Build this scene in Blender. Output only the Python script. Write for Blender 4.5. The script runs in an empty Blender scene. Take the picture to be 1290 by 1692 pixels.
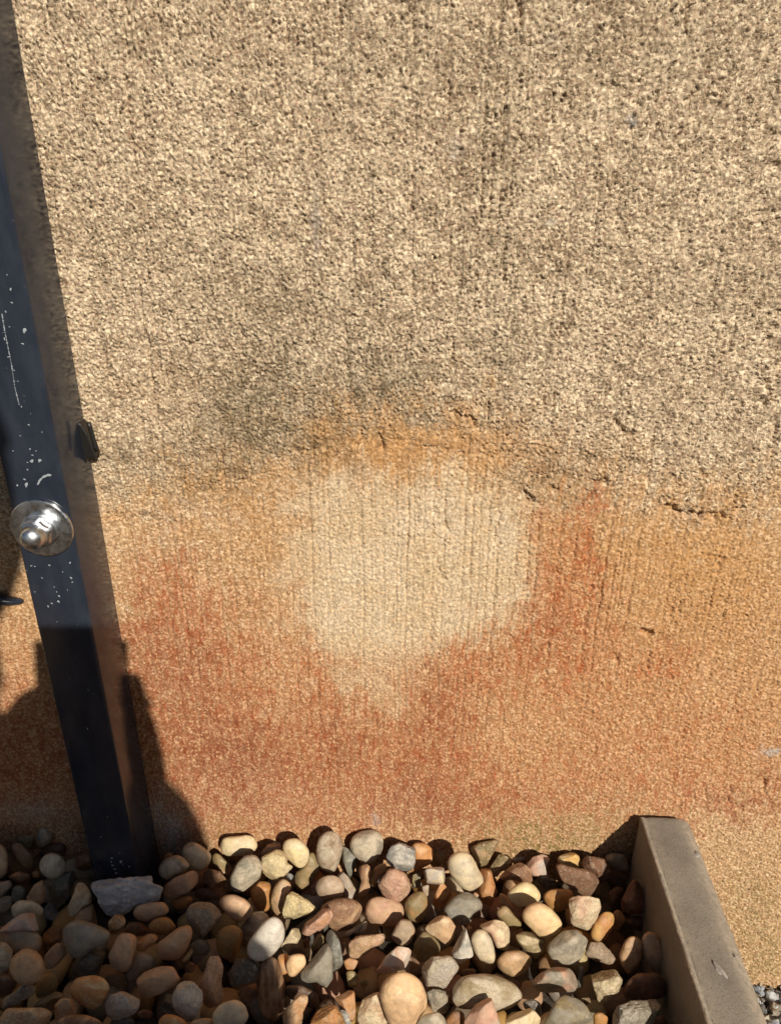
import bpy, bmesh, math, random
import numpy as np
from mathutils import Matrix, Vector

# ------------------------------------------------------------------ camera
SC = bpy.context.scene
COL = SC.collection
W0, H0, F = 1290.0, 1692.0, 1280.0            # photograph size and focal length in its pixels
CX, CY = W0 / 2, H0 / 2
D, H = 0.51, 0.58                             # metres from the wall, metres above the pebbles


def _basis(vd=(620, 3490), vn=(696, 226)):
    d = np.array([vd[0] - CX, vd[1] - CY, F]); d /= np.linalg.norm(d)
    n = np.array([vn[0] - CX, vn[1] - CY, F]); n -= d * (n @ d); n /= np.linalg.norm(n)
    return np.stack([np.cross(n, -d), n, -d], 1)


M = _basis()                                  # world -> camera (x right, y down, z forward)
C = np.array([0.0, -D, H])


def ray(u, v):
    return M.T @ np.array([(u - CX) / F, (v - CY) / F, 1.0])


def ony(u, v, y):
    r = ray(u, v); return C + r * (y - C[1]) / r[1]


def onz(u, v, z):
    r = ray(u, v); return C + r * (z - C[2]) / r[2]


cam_data = bpy.data.cameras.new('camera')
cam_data.sensor_fit = 'VERTICAL'
cam_data.sensor_height = 36.0
cam_data.sensor_width = 36.0 * W0 / H0
cam_data.lens = 36.0 * F / H0
cam_data.clip_start = 0.01
cam_data.clip_end = 500.0
cam = bpy.data.objects.new('camera', cam_data)
COL.objects.link(cam)
R_, U_, B_ = M.T @ [1, 0, 0], M.T @ [0, -1, 0], M.T @ [0, 0, -1]
cam.matrix_world = Matrix(((R_[0], U_[0], B_[0], C[0]), (R_[1], U_[1], B_[1], C[1]),
                           (R_[2], U_[2], B_[2], C[2]), (0, 0, 0, 1)))
SC.camera = cam

# ------------------------------------------------------------------ sun, sky, exposure
SUN_EL, SUN_AZ = math.radians(33.6), math.radians(24.8)     # azimuth from the wall's normal, to the right
L = np.array([math.cos(SUN_EL) * math.sin(SUN_AZ), -math.cos(SUN_EL) * math.cos(SUN_AZ), math.sin(SUN_EL)])
world = bpy.data.worlds.new('World'); SC.world = world; world.use_nodes = True
wn = world.node_tree.nodes; wn.clear()
sky = wn.new('ShaderNodeTexSky'); sky.sky_type = 'NISHITA'; sky.sun_disc = False
sky.sun_elevation = SUN_EL; sky.sun_rotation = math.atan2(L[0], L[1])
bg = wn.new('ShaderNodeBackground'); bg.inputs['Strength'].default_value = 0.05
wo = wn.new('ShaderNodeOutputWorld')
world.node_tree.links.new(sky.outputs[0], bg.inputs[0]); world.node_tree.links.new(bg.outputs[0], wo.inputs[0])
sun_d = bpy.data.lights.new('sun', 'SUN'); sun_d.energy = 5.0; sun_d.angle = math.radians(0.6)
sun_d.color = (1.0, 0.925, 0.81)
sun = bpy.data.objects.new('sun', sun_d); COL.objects.link(sun)
sun.rotation_euler = Vector(L).to_track_quat('Z', 'Y').to_euler()
SC.view_settings.view_transform = 'Standard'
SC.view_settings.look = 'None'
SC.view_settings.exposure = 0.02
SC.view_settings.gamma = 1.0
SC.view_settings.use_curve_mapping = False

rng = np.random.default_rng(7)
random.seed(7)


# ------------------------------------------------------------------ helpers
def lin(rgb, k=1.0):
    o = []
    for c in rgb:
        c = c / 255.0
        o.append(k * (c / 12.92 if c <= 0.04045 else ((c + 0.055) / 1.055) ** 2.4))
    return o


class NT:
    """tiny node-tree builder"""
    def __init__(self, name):
        self.m = bpy.data.materials.new(name); self.m.use_nodes = True
        self.t = self.m.node_tree; self.t.nodes.clear()
        self.b = self.n('ShaderNodeBsdfPrincipled')
        o = self.n('ShaderNodeOutputMaterial'); self.l(self.b.outputs[0], o.inputs[0])

    def n(self, typ, **kw):
        nd = self.t.nodes.new(typ)
        for k, v in kw.items():
            setattr(nd, k, v)
        return nd

    def l(self, a, b):
        self.t.links.new(a, b)

    def val(self, sock, v):
        if isinstance(v, (int, float, tuple, list)):
            if isinstance(v, (tuple, list)) and len(v) == 3 and sock.type == 'RGBA':
                v = (*v, 1)
            sock.default_value = v
        else:
            self.l(v, sock)

    def noise(self, vec, scale, detail=4, rough=.6, dist=0.0):
        nd = self.n('ShaderNodeTexNoise'); nd.inputs['Scale'].default_value = scale
        nd.inputs['Detail'].default_value = detail; nd.inputs['Roughness'].default_value = rough
        nd.inputs['Distortion'].default_value = dist
        if vec is not None: self.l(vec, nd.inputs['Vector'])
        return nd.outputs['Fac']

    def voro(self, vec, scale, feature='F1', out='Distance'):
        nd = self.n('ShaderNodeTexVoronoi', feature=feature); nd.inputs['Scale'].default_value = scale
        if vec is not None: self.l(vec, nd.inputs['Vector'])
        return nd.outputs[out]

    def ramp(self, fac, a, b, lo=0.0, hi=1.0):
        nd = self.n('ShaderNodeMapRange'); nd.interpolation_type = 'SMOOTHSTEP'
        self.val(nd.inputs[0], fac)
        for i, v in zip((1, 2, 3, 4), (a, b, lo, hi)): nd.inputs[i].default_value = v
        return nd.outputs[0]

    def math(self, op, a, b=0.0, clamp=False):
        nd = self.n('ShaderNodeMath', operation=op); nd.use_clamp = clamp
        self.val(nd.inputs[0], a); self.val(nd.inputs[1], b); return nd.outputs[0]

    def mix(self, fac, a, b, mode='MIX'):
        nd = self.n('ShaderNodeMix', data_type='RGBA', blend_type=mode)
        self.val(nd.inputs[0], fac); self.val(nd.inputs[6], a); self.val(nd.inputs[7], b)
        return nd.outputs[2]

    def attr(self, name, typ='GEOMETRY'):
        nd = self.n('ShaderNodeAttribute', attribute_name=name, attribute_type=typ); return nd

    def bump(self, height, strength=.5, dist=.001, normal=None):
        nd = self.n('ShaderNodeBump'); self.val(nd.inputs['Strength'], strength)
        nd.inputs['Distance'].default_value = dist; self.l(height, nd.inputs['Height'])
        if normal is not None: self.l(normal, nd.inputs['Normal'])
        return nd.outputs[0]

    def set(self, **kw):
        for k, v in kw.items():
            self.val(self.b.inputs[k.replace('_', ' ')], v)


def tag(o, label=None, cat=None, group=None, kind=None):
    if label: o['label'] = label
    if cat: o['category'] = cat
    if group: o['group'] = group
    if kind: o['kind'] = kind
    return o


def link(name, me, mat=None, parent=None, smooth=False):
    o = bpy.data.objects.new(name, me); COL.objects.link(o)
    if mat: me.materials.append(mat)
    if parent: o.parent = parent
    if smooth: me.polygons.foreach_set('use_smooth', np.ones(len(me.polygons), bool))
    return o


def from_bm(name, bm, mat=None, parent=None, smooth=False):
    me = bpy.data.meshes.new(name); bmesh.ops.recalc_face_normals(bm, faces=bm.faces); bm.to_mesh(me); bm.free()
    return link(name, me, mat, parent, smooth)


def empty(name, loc):
    o = bpy.data.objects.new(name, None); COL.objects.link(o); o.location = loc; o.empty_display_size = .05; return o


def grid_mesh(name, P, nx, nz):
    """P (nz, nx, 3) -> quads"""
    me = bpy.data.meshes.new(name)
    me.vertices.add(nx * nz); me.vertices.foreach_set('co', P.reshape(-1).astype(np.float32))
    idx = np.arange(nx * nz).reshape(nz, nx)
    q = np.stack([idx[:-1, :-1], idx[:-1, 1:], idx[1:, 1:], idx[1:, :-1]], -1).reshape(-1)
    nq = (nx - 1) * (nz - 1)
    me.loops.add(nq * 4); me.loops.foreach_set('vertex_index', q.astype(np.int32))
    me.polygons.add(nq); me.polygons.foreach_set('loop_start', np.arange(0, nq * 4, 4, dtype=np.int32))
    me.polygons.foreach_set('use_smooth', np.ones(nq, bool))
    me.update(calc_edges=True); me.validate()
    return me


def sstep(a, b, x):
    t = np.clip((x - a) / (b - a), 0, 1); return t * t * (3 - 2 * t)


# ------------------------------------------------------------------ ground
g = NT('soil')
tc = g.n('ShaderNodeTexCoord').outputs['Object']
n1 = g.noise(tc, 14, 8, .65)
g.set(Base_Color=g.mix(n1, (.030, .022, .015), (.085, .065, .045)), Roughness=.95,
      Normal=g.bump(g.noise(tc, 160, 6, .7), .9, .004))
KX0, KX1 = 0.205, 0.2530                        # the kerb's left and right faces
bm = bmesh.new()
xs = [(-150, -.055), (KX0 + .004, -.055), (KX1 - .004, -.20), (150, -.20)]
vs = [[bm.verts.new((x, y, z)) for x, z in xs] for y in (-150, 150)]
for i in range(3): bm.faces.new((vs[0][i], vs[0][i + 1], vs[1][i + 1], vs[1][i]))
tag(from_bm('ground', bm, g.m), kind='structure')

# ------------------------------------------------------------------ wall: real relief, stains as masks
STEP = 0.00092
X0, X1, Z0, Z1 = -0.42, 0.42, -0.235, 0.70
nx, nz = int((X1 - X0) / STEP), int((Z1 - Z0) / STEP)
gx = np.linspace(X0, X1, nx); gz = np.linspace(Z0, Z1, nz)
GX, GZ = np.meshgrid(gx, gz)
fx = np.fft.fftfreq(nx, STEP)[None, :]; fz = np.fft.fftfreq(nz, STEP)[:, None]


def fnoise(lx, lz, width=.45):
    """gaussian noise band-passed round the wavelengths lx, lz (metres), unit variance"""
    s = rng.standard_normal((nz, nx))
    f = np.sqrt((fx * lx) ** 2 + (fz * lz) ** 2) + 1e-9
    k = np.exp(-(np.log(f) / width) ** 2 / 2)
    o = np.fft.ifft2(np.fft.fft2(s) * k).real
    return (o / o.std()).astype(np.float32)


def lowpass(lx, lz):
    s = rng.standard_normal((nz, nx))
    o = np.fft.ifft2(np.fft.fft2(s) * np.exp(-((fx * lx) ** 2 + (fz * lz) ** 2) / 2)).real
    return (o / o.std()).astype(np.float32)


# the place on the photograph that each point of the wall stands at: only used to know where stains and cracks sit
P3 = np.stack([GX, np.zeros_like(GX), GZ], -1) - C
Q3 = P3 @ M.T
PU = (CX + F * Q3[..., 0] / Q3[..., 2]).astype(np.float32)
PV = (CY + F * Q3[..., 1] / Q3[..., 2]).astype(np.float32)
del P3, Q3
wu, wv = lowpass(.03, .03), lowpass(.03, .03)
wu2, wv2 = lowpass(.006, .009), lowpass(.006, .009)
streak = lowpass(.0016, .035)
WU = PU + 13 * wu + 8 * wu2
WV = PV + 13 * wv + 10 * wv2 + 16 * streak


def blobs(lst, U=WU, V=WV):
    m = np.zeros_like(GX, np.float32)
    for u, v, su, sv, a in lst:
        m = np.maximum(m, a * np.exp(-(((U - u) / su) ** 2 + ((V - v) / sv) ** 2)))
    return m


def blobsum(lst, U=WU, V=WV):
    m = np.zeros_like(GX, np.float32)
    for u, v, su, sv, a in lst:
        m = m + a * np.exp(-(((U - u) / su) ** 2 + ((V - v) / sv) ** 2))
    return m


def poly_sdf(pts, U, V):
    """signed distance in photo pixels, positive inside"""
    pts = np.array(pts, float); d = np.full(U.shape, 1e9, np.float32); ins = np.zeros(U.shape, bool)
    for a, b in zip(pts, np.roll(pts, -1, 0)):
        e = b - a; t = np.clip(((U - a[0]) * e[0] + (V - a[1]) * e[1]) / (e @ e), 0, 1)
        d = np.minimum(d, np.hypot(U - a[0] - t * e[0], V - a[1] - t * e[1]))
        c = (a[1] > V) != (b[1] > V)
        with np.errstate(divide='ignore', invalid='ignore'):
            xi = a[0] + (V - a[1]) * e[0] / (e[1] if e[1] else 1e-9)
        ins ^= c & (U < xi)
    return np.where(ins, d, -d)


# edge between the rough top coat and the combed lower coat
bu = [-300, 0, 150, 300, 420, 530, 620, 760, 860, 880, 980, 1060, 1100, 1200, 1290, 1500]
bv = [870, 865, 860, 835, 795, 750, 722, 705, 790, 815, 798, 812, 842, 850, 825, 800]
edge_v = np.interp(PU, bu, bv) + 9 * wu2 + 10 * wv
low = sstep(-40, 45, PV - edge_v)              # 0 above, 1 below
lip = sstep(-16, 12, PV - edge_v)

sd_ = poly_sdf([(500, 790), (640, 790), (760, 785), (872, 805), (880, 900), (868, 1000), (810, 1045), (740, 1060),
               (705, 1125), (645, 1175), (600, 1172), (555, 1120), (520, 1060), (460, 1010), (470, 900), (480, 830)],
              PU + 10 * wu + 7 * wu2, PV + 8 * wv + 8 * wv2 + 12 * streak)
pale = sstep(-40, 40, sd_ + 8 * wu) * (1 - .45 * sstep(1040, 1120, PV)) * (1 - .25 * sstep(560, 470, PU))
rust = blobsum([(310, 1060, 95, 110, .75), (260, 960, 60, 60, .35), (360, 1200, 120, 110, .80), (460, 1290, 130, 70, .55), (580, 1215, 55, 70, .80), (530, 1100, 40, 60, .45), (700, 1150, 60, 110, .85), (735, 1260, 70, 70, .65),
              (800, 1090, 60, 60, .50), (905, 1025, 55, 65, .80), (893, 930, 26, 90, .80), (972, 905, 18, 90, 1.0), (935, 950, 20, 80, .5), (540, 1060, 30, 50, .4), (1000, 985, 30, 90, .35), (960, 850, 40, 30, .35),
              (930, 1110, 90, 60, .40), (1085, 1090, 50, 34, .50), (1010, 1230, 180, 70, .28), (1210, 1325, 130, 22, .70), (420, 1340, 240, 40, .50), (820, 1310, 240, 45, .42),
              (45, 1240, 70, 130, .6), (235, 1160, 50, 120, .45), (640, 1290, 60, 60, .4), (1190, 1240, 130, 90, .22), (500, 1010, 50, 60, .25)])
red = blobsum([(390, 1250, 120, 70, .70), (290, 1110, 80, 80, .45), (460, 1335, 220, 40, .4), (700, 1325, 90, 50, .5), (710, 1190, 55, 70, .50), (1220, 1325, 110, 18, .6), (570, 1225, 45, 50, .5),
             (905, 1035, 38, 40, .35), (30, 1250, 80, 110, .4), (150, 1280, 120, 120, .35), (235, 1010, 50, 50, .25), (850, 1320, 200, 36, .25)])
ochre = blobsum([(660, 740, 200, 60, .72), (545, 700, 50, 40, .4), (700, 690, 140, 30, .3), (330, 800, 80, 50, .6), (430, 830, 120, 50, .45), (250, 880, 90, 80, .22), (900, 840, 60, 60, .5),
               (640, 1110, 130, 80, .30), (460, 960, 70, 150, .45), (1060, 900, 160, 70, .55), (1190, 980, 160, 140, .55), (1000, 1080, 260, 220, .60),
               (600, 1290, 420, 120, .40), (280, 650, 90, 50, .28), (1230, 900, 90, 90, .35), (860, 760, 80, 60, .4), (20, 1020, 60, 120, .5), (1240, 1200, 130, 150, .4), (640, 870, 240, 60, .2)])
ochre = np.clip(ochre * .72 + .42 * np.exp(-((PU + 8 * wu - 660) / 180) ** 2 - ((PV + 10 * wv + 6 * wv2 - 742) / 46) ** 2), 0, 1) * (1 - .80 * pale) * (1 - .8 * blobs([(1260, 1520, 110, 160, 1.0), (1230, 1390, 90, 50, .7)], PU, PV)) * (1 - .25 * low * 0)
rust = np.clip(rust * 1.22 + .27 * low * sstep(900, 1120, WV) + .05 * low, 0, 1) * (1 - .80 * blobs([(1260, 1520, 110, 160, 1.0), (1230, 1390, 90, 50, .7), (1000, 1400, 140, 40, .6)], PU, PV)) * (.80 + .20 * sstep(-1.2, .8, lowpass(.012, .03))) * (1 - .97 * pale)
red = np.clip(red * 1.15, 0, 1) * (1 - .98 * pale)
dirt = blobs([(450, 660, 130, 100, .70), (390, 720, 80, 50, .85), (640, 640, 90, 50, .75), (420, 680, 95, 70, 1.0), (350, 640, 60, 60, .45), (500, 725, 60, 30, .8), (610, 625, 75, 42, .85), (690, 640, 80, 40, .4), (820, 560, 70, 80, .35),
              (450, 500, 150, 55, .50), (330, 410, 190, 55, .28), (820, 190, 45, 130, .38), (820, 420, 60, 80, .3), (930, 800, 70, 18, .6), (190, 760, 60, 36, .5),
              (360, 790, 40, 24, .6), (260, 775, 80, 22, .4), (740, 90, 260, 60, .25), (1040, 60, 260, 70, .25), (1150, 480, 160, 40, .2), (120, 300, 90, 90, .15)])
moss = blobs([(1240, 1540, 60, 60, .6), (1180, 1400, 40, 30, .4), (960, 1385, 100, 30, .6), (900, 1398, 120, 26, 1.0), (1000, 1385, 60, 20, .7), (820, 1380, 60, 30, .6), (300, 1390, 80, 28, .8), (1240, 1500, 70, 80, .55), (1270, 1590, 60, 30, .9), (60, 1360, 90, 22, .3), (380, 1378, 60, 14, .6)])
mort = blobs([(285, 1385, 20, 42, 1.0), (262, 1345, 12, 40, .7), (60, 1340, 60, 18, .35), (150, 740, 16, 30, .0), (1275, 1242, 20, 6, .9), (1045, 203, 7, 9, 1.0), (912, 66, 9, 5, .7), (522, 370, 7, 60, .45), (752, 245, 10, 14, .55), (910, 365, 8, 8, .6), (620, 1355, 6, 14, .6)],
              PU + 3 * wu2, PV + 3 * wv2)
dirt = np.maximum(dirt, .55 * sstep(1.3, 2.6, streak) * sstep(.2, 1.5, lowpass(.02, .08)) * (1 - low))
whit = blobs([(420, 1330, 250, 30, .30), (1180, 1380, 60, 60, .30), (1180, 1140, 50, 40, .25), (180, 850, 20, 50, .5), (190, 720, 40, 20, .35)])

# relief -------------------------------------------------------------
A = fnoise(.0050, .0056, .40); B2 = fnoise(.0028, .0030, .40); B3 = fnoise(.0018, .0018, .35)
BIG = fnoise(.028, .024, .5); PATCH = lowpass(.022, .022)
gran = np.maximum(A, -.55 * A)                # rounded grains with tight crevices between them
crev = -np.exp(-(A / .30) ** 2) * sstep(-.5, 1.0, PATCH + .4 * lowpass(.008, .008))
amp = 1.45 - .80 * low
rough_h = .00040 * gran + .00046 * B2 + .00034 * B3 + .00045 * crev
rough_h += (.00026) * BIG * (1 - .5 * low)
h = amp * rough_h
holes = fnoise(.0045, .0045, .35)
h -= amp * .0011 * sstep(1.75, 2.6, holes) + amp * .0009 * sstep(1.6, 2.4, fnoise(.0026, .0030, .35))
# fine diagonal pebbledash on the low right part, fine sand elsewhere on the combed coat
diag = (lambda s: (s / s.std()).astype(np.float32))(np.fft.ifft2(np.fft.fft2(rng.standard_normal((nz, nx))) *
        np.exp(-(np.log(np.sqrt(((fx + fz) * .0030) ** 2 + ((fx - fz) * .0060) ** 2) + 1e-9) / .45) ** 2 / 2)).real)
dr = blobs([(1080, 1180, 240, 170, 1.0)], PU, PV)
h += .00030 * diag * dr * low
h += low * (.00030 * fnoise(.0026, .0024, .4) + .00022 * np.minimum(fnoise(.0050, .0050, .4), .4))
# vertical combing (strokes wander slightly as they run down)
warp = .0005 * lowpass(.03, .12) + .00025 * lowpass(.004, .02)
xi = (GX + warp + .004 * GZ)
c1 = np.zeros(4096)
kx = np.linspace(X0 - .02, X1 + .02, 4096)
for lam, a in ((.0135, .5), (.0075, .8), (.0050, 1.0), (.0034, .9)):
    f1d = np.fft.fftfreq(4096, (X1 - X0 + .04) / 4096) * lam
    s = np.fft.ifft(np.fft.fft(rng.standard_normal(4096)) * np.exp(-(np.log(np.abs(f1d) + 1e-9) / .4) ** 2 / 2)).real
    c1 += a * s / s.std()
c1 /= c1.std()
comb = np.interp(xi, kx, c1).astype(np.float32)
comb = -np.clip(-comb - .35, 0, 2.2)           # keep narrow furrows
cm = low * (.25 + .9 * blobs([(690, 900, 230, 170, .9), (960, 950, 110, 130, 1.0), (420, 1000, 220, 180, .6), (650, 1150, 260, 120, .5), (1100, 980, 120, 100, .6)], PU, PV)) * (.55 + .45 * sstep(-1, 1, lowpass(.006, .03)))
h += .00150 * comb * cm
up = (1 - low) * (.75 * sstep(.0, 1.4, lowpass(.012, .05)) + .45 * blobs([(825, 250, 40, 330, 1.0)], PU, PV))
h += .00160 * comb * up
h += .0007 * (1 - lip) * (.35 + .65 * sstep(480, 640, PU))
h += rough_h * .55 * blobs([(1240, 1480, 90, 150, 1.0), (1240, 1100, 90, 200, .55), (1180, 1000, 80, 60, .6)], PU, PV)                         # the top coat stands proud


def groove(pts, depth, width, U=None, V=None):
    """cut a crack along a line given in photo pixels"""
    global h
    pts = [np.array(p, float) for p in pts]
    U = PU + 2.5 * wu2 if U is None else U; V = PV + 2.5 * wv2 if V is None else V
    lo = np.min(pts, 0) - 4 * width - 12; hi = np.max(pts, 0) + 4 * width + 12
    sel = (PU > lo[0]) & (PU < hi[0]) & (PV > lo[1]) & (PV < hi[1])
    if not sel.any(): return
    u, v = U[sel], V[sel]; d = np.full(u.shape, 1e9)
    for a, b in zip(pts[:-1], pts[1:]):
        e = b - a; t = np.clip(((u - a[0]) * e[0] + (v - a[1]) * e[1]) / (e @ e), 0, 1)
        d = np.minimum(d, np.hypot(u - a[0] - t * e[0], v - a[1] - t * e[1]))
    h[sel] -= depth * np.exp(-(d / width) ** 2)


for pts, dep, wid in [
    ([(855, 0), (860, 30), (864, 44)], .0040, 4.5), ([(836, 100), (834, 190), (829, 275)], .0014, 2.2), ([(808, 20), (806, 110), (812, 180)], .0012, 2),
    ([(760, 205), (762, 330), (757, 390)], .0014, 2.2), ([(832, 300), (834, 420), (832, 490)], .0012, 2.2), ([(700, 20), (703, 80)], .0012, 2),
    ([(925, 100), (928, 320)], .0006, 2), ([(1062, 300), (1062, 360)], .0014, 2), ([(1120, 350), (1125, 390)], .0012, 2), ([(858, 200), (860, 226)], .0030, 4),
    ([(1272, 268), (1282, 276)], .0025, 5), ([(1060, 172), (1048, 176)], .0016, 3), ([(300, 558), (318, 569), (330, 565)], .0028, 3), ([(395, 535), (406, 560)], .0022, 3.4),
    ([(205, 640), (240, 636), (258, 626)], .0013, 2.2), ([(655, 480), (660, 490)], .0022, 3.5), ([(750, 680), (775, 690), (795, 708)], .0030, 3.4), ([(822, 690), (815, 640), (826, 600)], .0012, 2),
    ([(1013, 694), (1026, 706), (1040, 716)], .0034, 4), ([(1050, 765), (1046, 772)], .0025, 3), ([(868, 812), (874, 830)], .0040, 4), ([(874, 830), (892, 833)], .0016, 2.5), ([(880, 745), (876, 790)], .0012, 2),
    ([(975, 794), (1005, 797)], .0030, 3), ([(910, 808), (918, 811)], .0025, 3), ([(1098, 838), (1130, 848), (1160, 850)], .0062, 3.2), ([(1165, 847), (1195, 854)], .0052, 2.8), ([(1205, 843), (1235, 838)], .0016, 2.2),
    ([(480, 742), (505, 748), (528, 738)], .0022, 3.5), ([(627, 720), (632, 742)], .0030, 3.5), ([(760, 745), (762, 778)], .0020, 2.2), ([(700, 735), (745, 742)], .0015, 2.5), ([(395, 790), (410, 796)], .002, 3.5),
    ([(1265, 560), (1276, 540)], .0030, 4), ([(1264, 630), (1275, 660)], .0034, 3.6), ([(1248, 655), (1262, 672)], .0026, 3), ([(1285, 515), (1290, 520)], .0030, 4), ([(1282, 560), (1278, 740)], .0012, 2.4), ([(1213, 672), (1216, 682)], .0026, 3.4),
    ([(1142, 620), (1140, 680)], .0013, 2), ([(1060, 1040), (1072, 1048)], .0040, 3.6), ([(1072, 1048), (1084, 1046)], .0018, 2.2), ([(1190, 925), (1182, 950)], .0022, 3), ([(1178, 918), (1192, 928)], .0022, 2.2), ([(1074, 1080), (1063, 1115)], .0022, 2.6), ([(1010, 1080), (1014, 1090)], .002, 2.6),
    ([(1106, 1005), (1110, 1030)], .0016, 2.2), ([(726, 940), (732, 958)], .0022, 2.4), ([(720, 800), (724, 900), (718, 1010), (706, 1090)], .0010, 2), ([(824, 800), (820, 900), (814, 1000), (806, 1120), (800, 1240)], .0012, 2.2),
    ([(866, 820), (868, 930), (862, 1030)], .0006, 2), ([(975, 870), (968, 960), (960, 1040)], .0012, 2.4), ([(995, 840), (988, 930), (982, 1000)], .0010, 2.2), ([(925, 900), (920, 1000)], .0010, 2), ([(945, 900), (938, 1010)], .0008, 2), ([(910, 880), (906, 980)], .0008, 2),
    ([(960, 1060), (955, 1200)], .0009, 2), ([(905, 1050), (900, 1150)], .0009, 2), ([(648, 800), (650, 920), (646, 1010)], .0009, 1.8), ([(590, 820), (592, 900), (588, 1000)], .0008, 1.8), ([(610, 800), (612, 880)], .0007, 1.8), ([(688, 815), (690, 920)], .0009, 1.8),
    ([(737, 868), (739, 874)], .0020, 5), ([(776, 900), (774, 952)], .0009, 2), ([(520, 1010), (530, 1110)], .0007, 2), ([(460, 880), (458, 1000)], .0006, 2), ([(1168, 1300), (1164, 1336)], .0022, 2.6), ([(1205, 1306), (1203, 1330)], .0020, 2.4), ([(1262, 1290), (1266, 1310)], .0028, 3),
    ([(1110, 1312), (1140, 1322), (1190, 1322), (1240, 1336)], .0012, 2.4), ([(840, 1215), (850, 1235)], .0014, 2.4), ([(930, 1200), (960, 1215)], .0010, 2.2), ([(868, 1370), (868, 1398)], .0012, 2), ([(925, 1368), (925, 1392)], .0014, 2), ([(885, 1395), (900, 1408)], .0014, 2),
    ([(100, 215), (125, 222)], .0014, 2.4), ([(120, 265), (140, 270)], .0012, 2.4), ([(40, 120), (60, 130)], .0012, 2.4), ([(640, 330), (660, 345)], .0012, 2.4), ([(1170, 430), (1190, 445)], .0014, 2.4), ([(1000, 300), (1010, 330)], .0011, 2),
    ([(1150, 760), (1158, 790)], .0016, 2.4), ([(560, 600), (575, 612)], .0014, 2.4), ([(230, 460), (246, 470)], .0013, 2.4), ([(620, 1180), (622, 1300)], .0007, 2), ([(700, 1100), (696, 1260)], .0008, 2),
]:
    groove(pts, dep * 1.1, wid)
# raised scabs of mortar
for u, v, s, a in [(318, 562, 14, .0016), (400, 540, 14, .0016), (1125, 838, 20, .0016), (1182, 842, 18, .0014), (885, 822, 9, .0018), (1078, 1040, 10, .0016), (1186, 915, 9, .0016),
                   (1046, 203, 6, .0018), (1262, 600, 14, .0014), (625, 730, 9, .0014), (775, 678, 18, .0010), (500, 735, 16, .0012), (1270, 645, 10, .0016), (240, 628, 16, .0010), (1280, 560, 9, .0016), (1268, 1300, 9, .0014)]:
    h += .7 * a * np.exp(-((PU - u) ** 2 + (PV - v) ** 2) / s ** 2)

taper = sstep(X0, X0 + .03, GX) * sstep(X1, X1 - .03, GX) * sstep(Z1, Z1 - .03, GZ)
h = h * taper
ex = np.array([3.0, 1.5, .9, .6, .47])
xs_all = np.concatenate([-ex, gx, ex[::-1]]); zs_all = np.concatenate([[-.30], gz, [.74, .9, 1.2, 1.6, 2.2]])
pad = ((1, 5), (5, 5))
HH = np.pad(h, pad, mode='constant')
WP = np.zeros((len(zs_all), len(xs_all), 3), np.float32)
WP[..., 0] = xs_all[None, :]; WP[..., 2] = zs_all[:, None]; WP[..., 1] = -HH
me = grid_mesh('wall', WP, len(xs_all), len(zs_all))


def put(me, name, a, edge=0.0):
    at = me.attributes.new(name, 'FLOAT', 'POINT')
    a = np.pad(np.clip(a * taper, 0, 1), pad, mode='constant', constant_values=edge)
    at.data.foreach_set('value', a.reshape(-1).astype(np.float32))


low_f = np.pad(sstep(-120, 95, PV - edge_v + 30 * wu + 16 * wv2 + 14 * streak), pad, mode='edge')
at = me.attributes.new('lower_coat', 'FLOAT', 'POINT'); at.data.foreach_set('value', low_f.reshape(-1).astype(np.float32))
for nm, a in (('pale', pale), ('rust', rust), ('red', red), ('ochre', ochre), ('dirt', dirt), ('moss', moss), ('mortar', mort), ('bleach', whit)):
    put(me, nm, a)

w = NT('old_render')
tc = w.n('ShaderNodeTexCoord').outputs['Object']
A_ = lambda n: w.attr(n).outputs['Fac']
mp = w.n('ShaderNodeMapping'); mp.inputs['Scale'].default_value = (1, 1, .28); w.l(tc, mp.inputs[0]); tv = mp.outputs[0]
cloud = w.noise(tc, 26, 5, .6); fine = w.noise(tc, 420, 4, .7); sand = w.voro(tc, 620, 'F1', 'Color'); mid = w.noise(tc, 120, 5, .7)
vst = w.noise(tv, 190, 4, .6)
sr = w.n('ShaderNodeSeparateColor'); w.l(sand, sr.inputs[0])
base = w.mix(w.ramp(cloud, .3, .7), lin((184, 159, 130)), lin((216, 193, 163)))
base = w.mix(w.ramp(mid, .44, .66, 0, .42), base, lin((140, 114, 86)))
base = w.mix(w.ramp(w.noise(tc, 62, 4, .65), .50, .68, 0, .32), base, lin((136, 114, 88)))
base = w.mix(A_('lower_coat'), base, w.mix(w.ramp(mid, .35, .65), lin((162, 126, 88)), lin((186, 150, 108))))
base = w.mix(w.math('MULTIPLY', A_('pale'), w.ramp(mid, .1, .6, .80, 1.0)), base, w.mix(w.ramp(cloud, .35, .65), lin((190, 166, 132)), lin((198, 178, 150))))
lowk = w.math('SUBTRACT', w.ramp(A_('lower_coat'), 0, 1, 1.0, .62), w.math('MULTIPLY', A_('pale'), .30))
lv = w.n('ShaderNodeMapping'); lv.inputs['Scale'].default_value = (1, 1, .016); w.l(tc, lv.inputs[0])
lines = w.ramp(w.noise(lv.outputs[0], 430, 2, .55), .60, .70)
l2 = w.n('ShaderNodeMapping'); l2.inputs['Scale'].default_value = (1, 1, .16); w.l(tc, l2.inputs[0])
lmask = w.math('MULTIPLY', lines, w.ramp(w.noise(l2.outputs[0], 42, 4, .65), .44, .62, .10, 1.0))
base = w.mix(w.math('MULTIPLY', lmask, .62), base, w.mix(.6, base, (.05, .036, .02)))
flake = w.noise(tc, 330, 6, .74, .8)
base = w.mix(w.math('MULTIPLY', w.ramp(flake, .50, .59, 0, .72), lowk), base, lin((240, 222, 190)))
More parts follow.
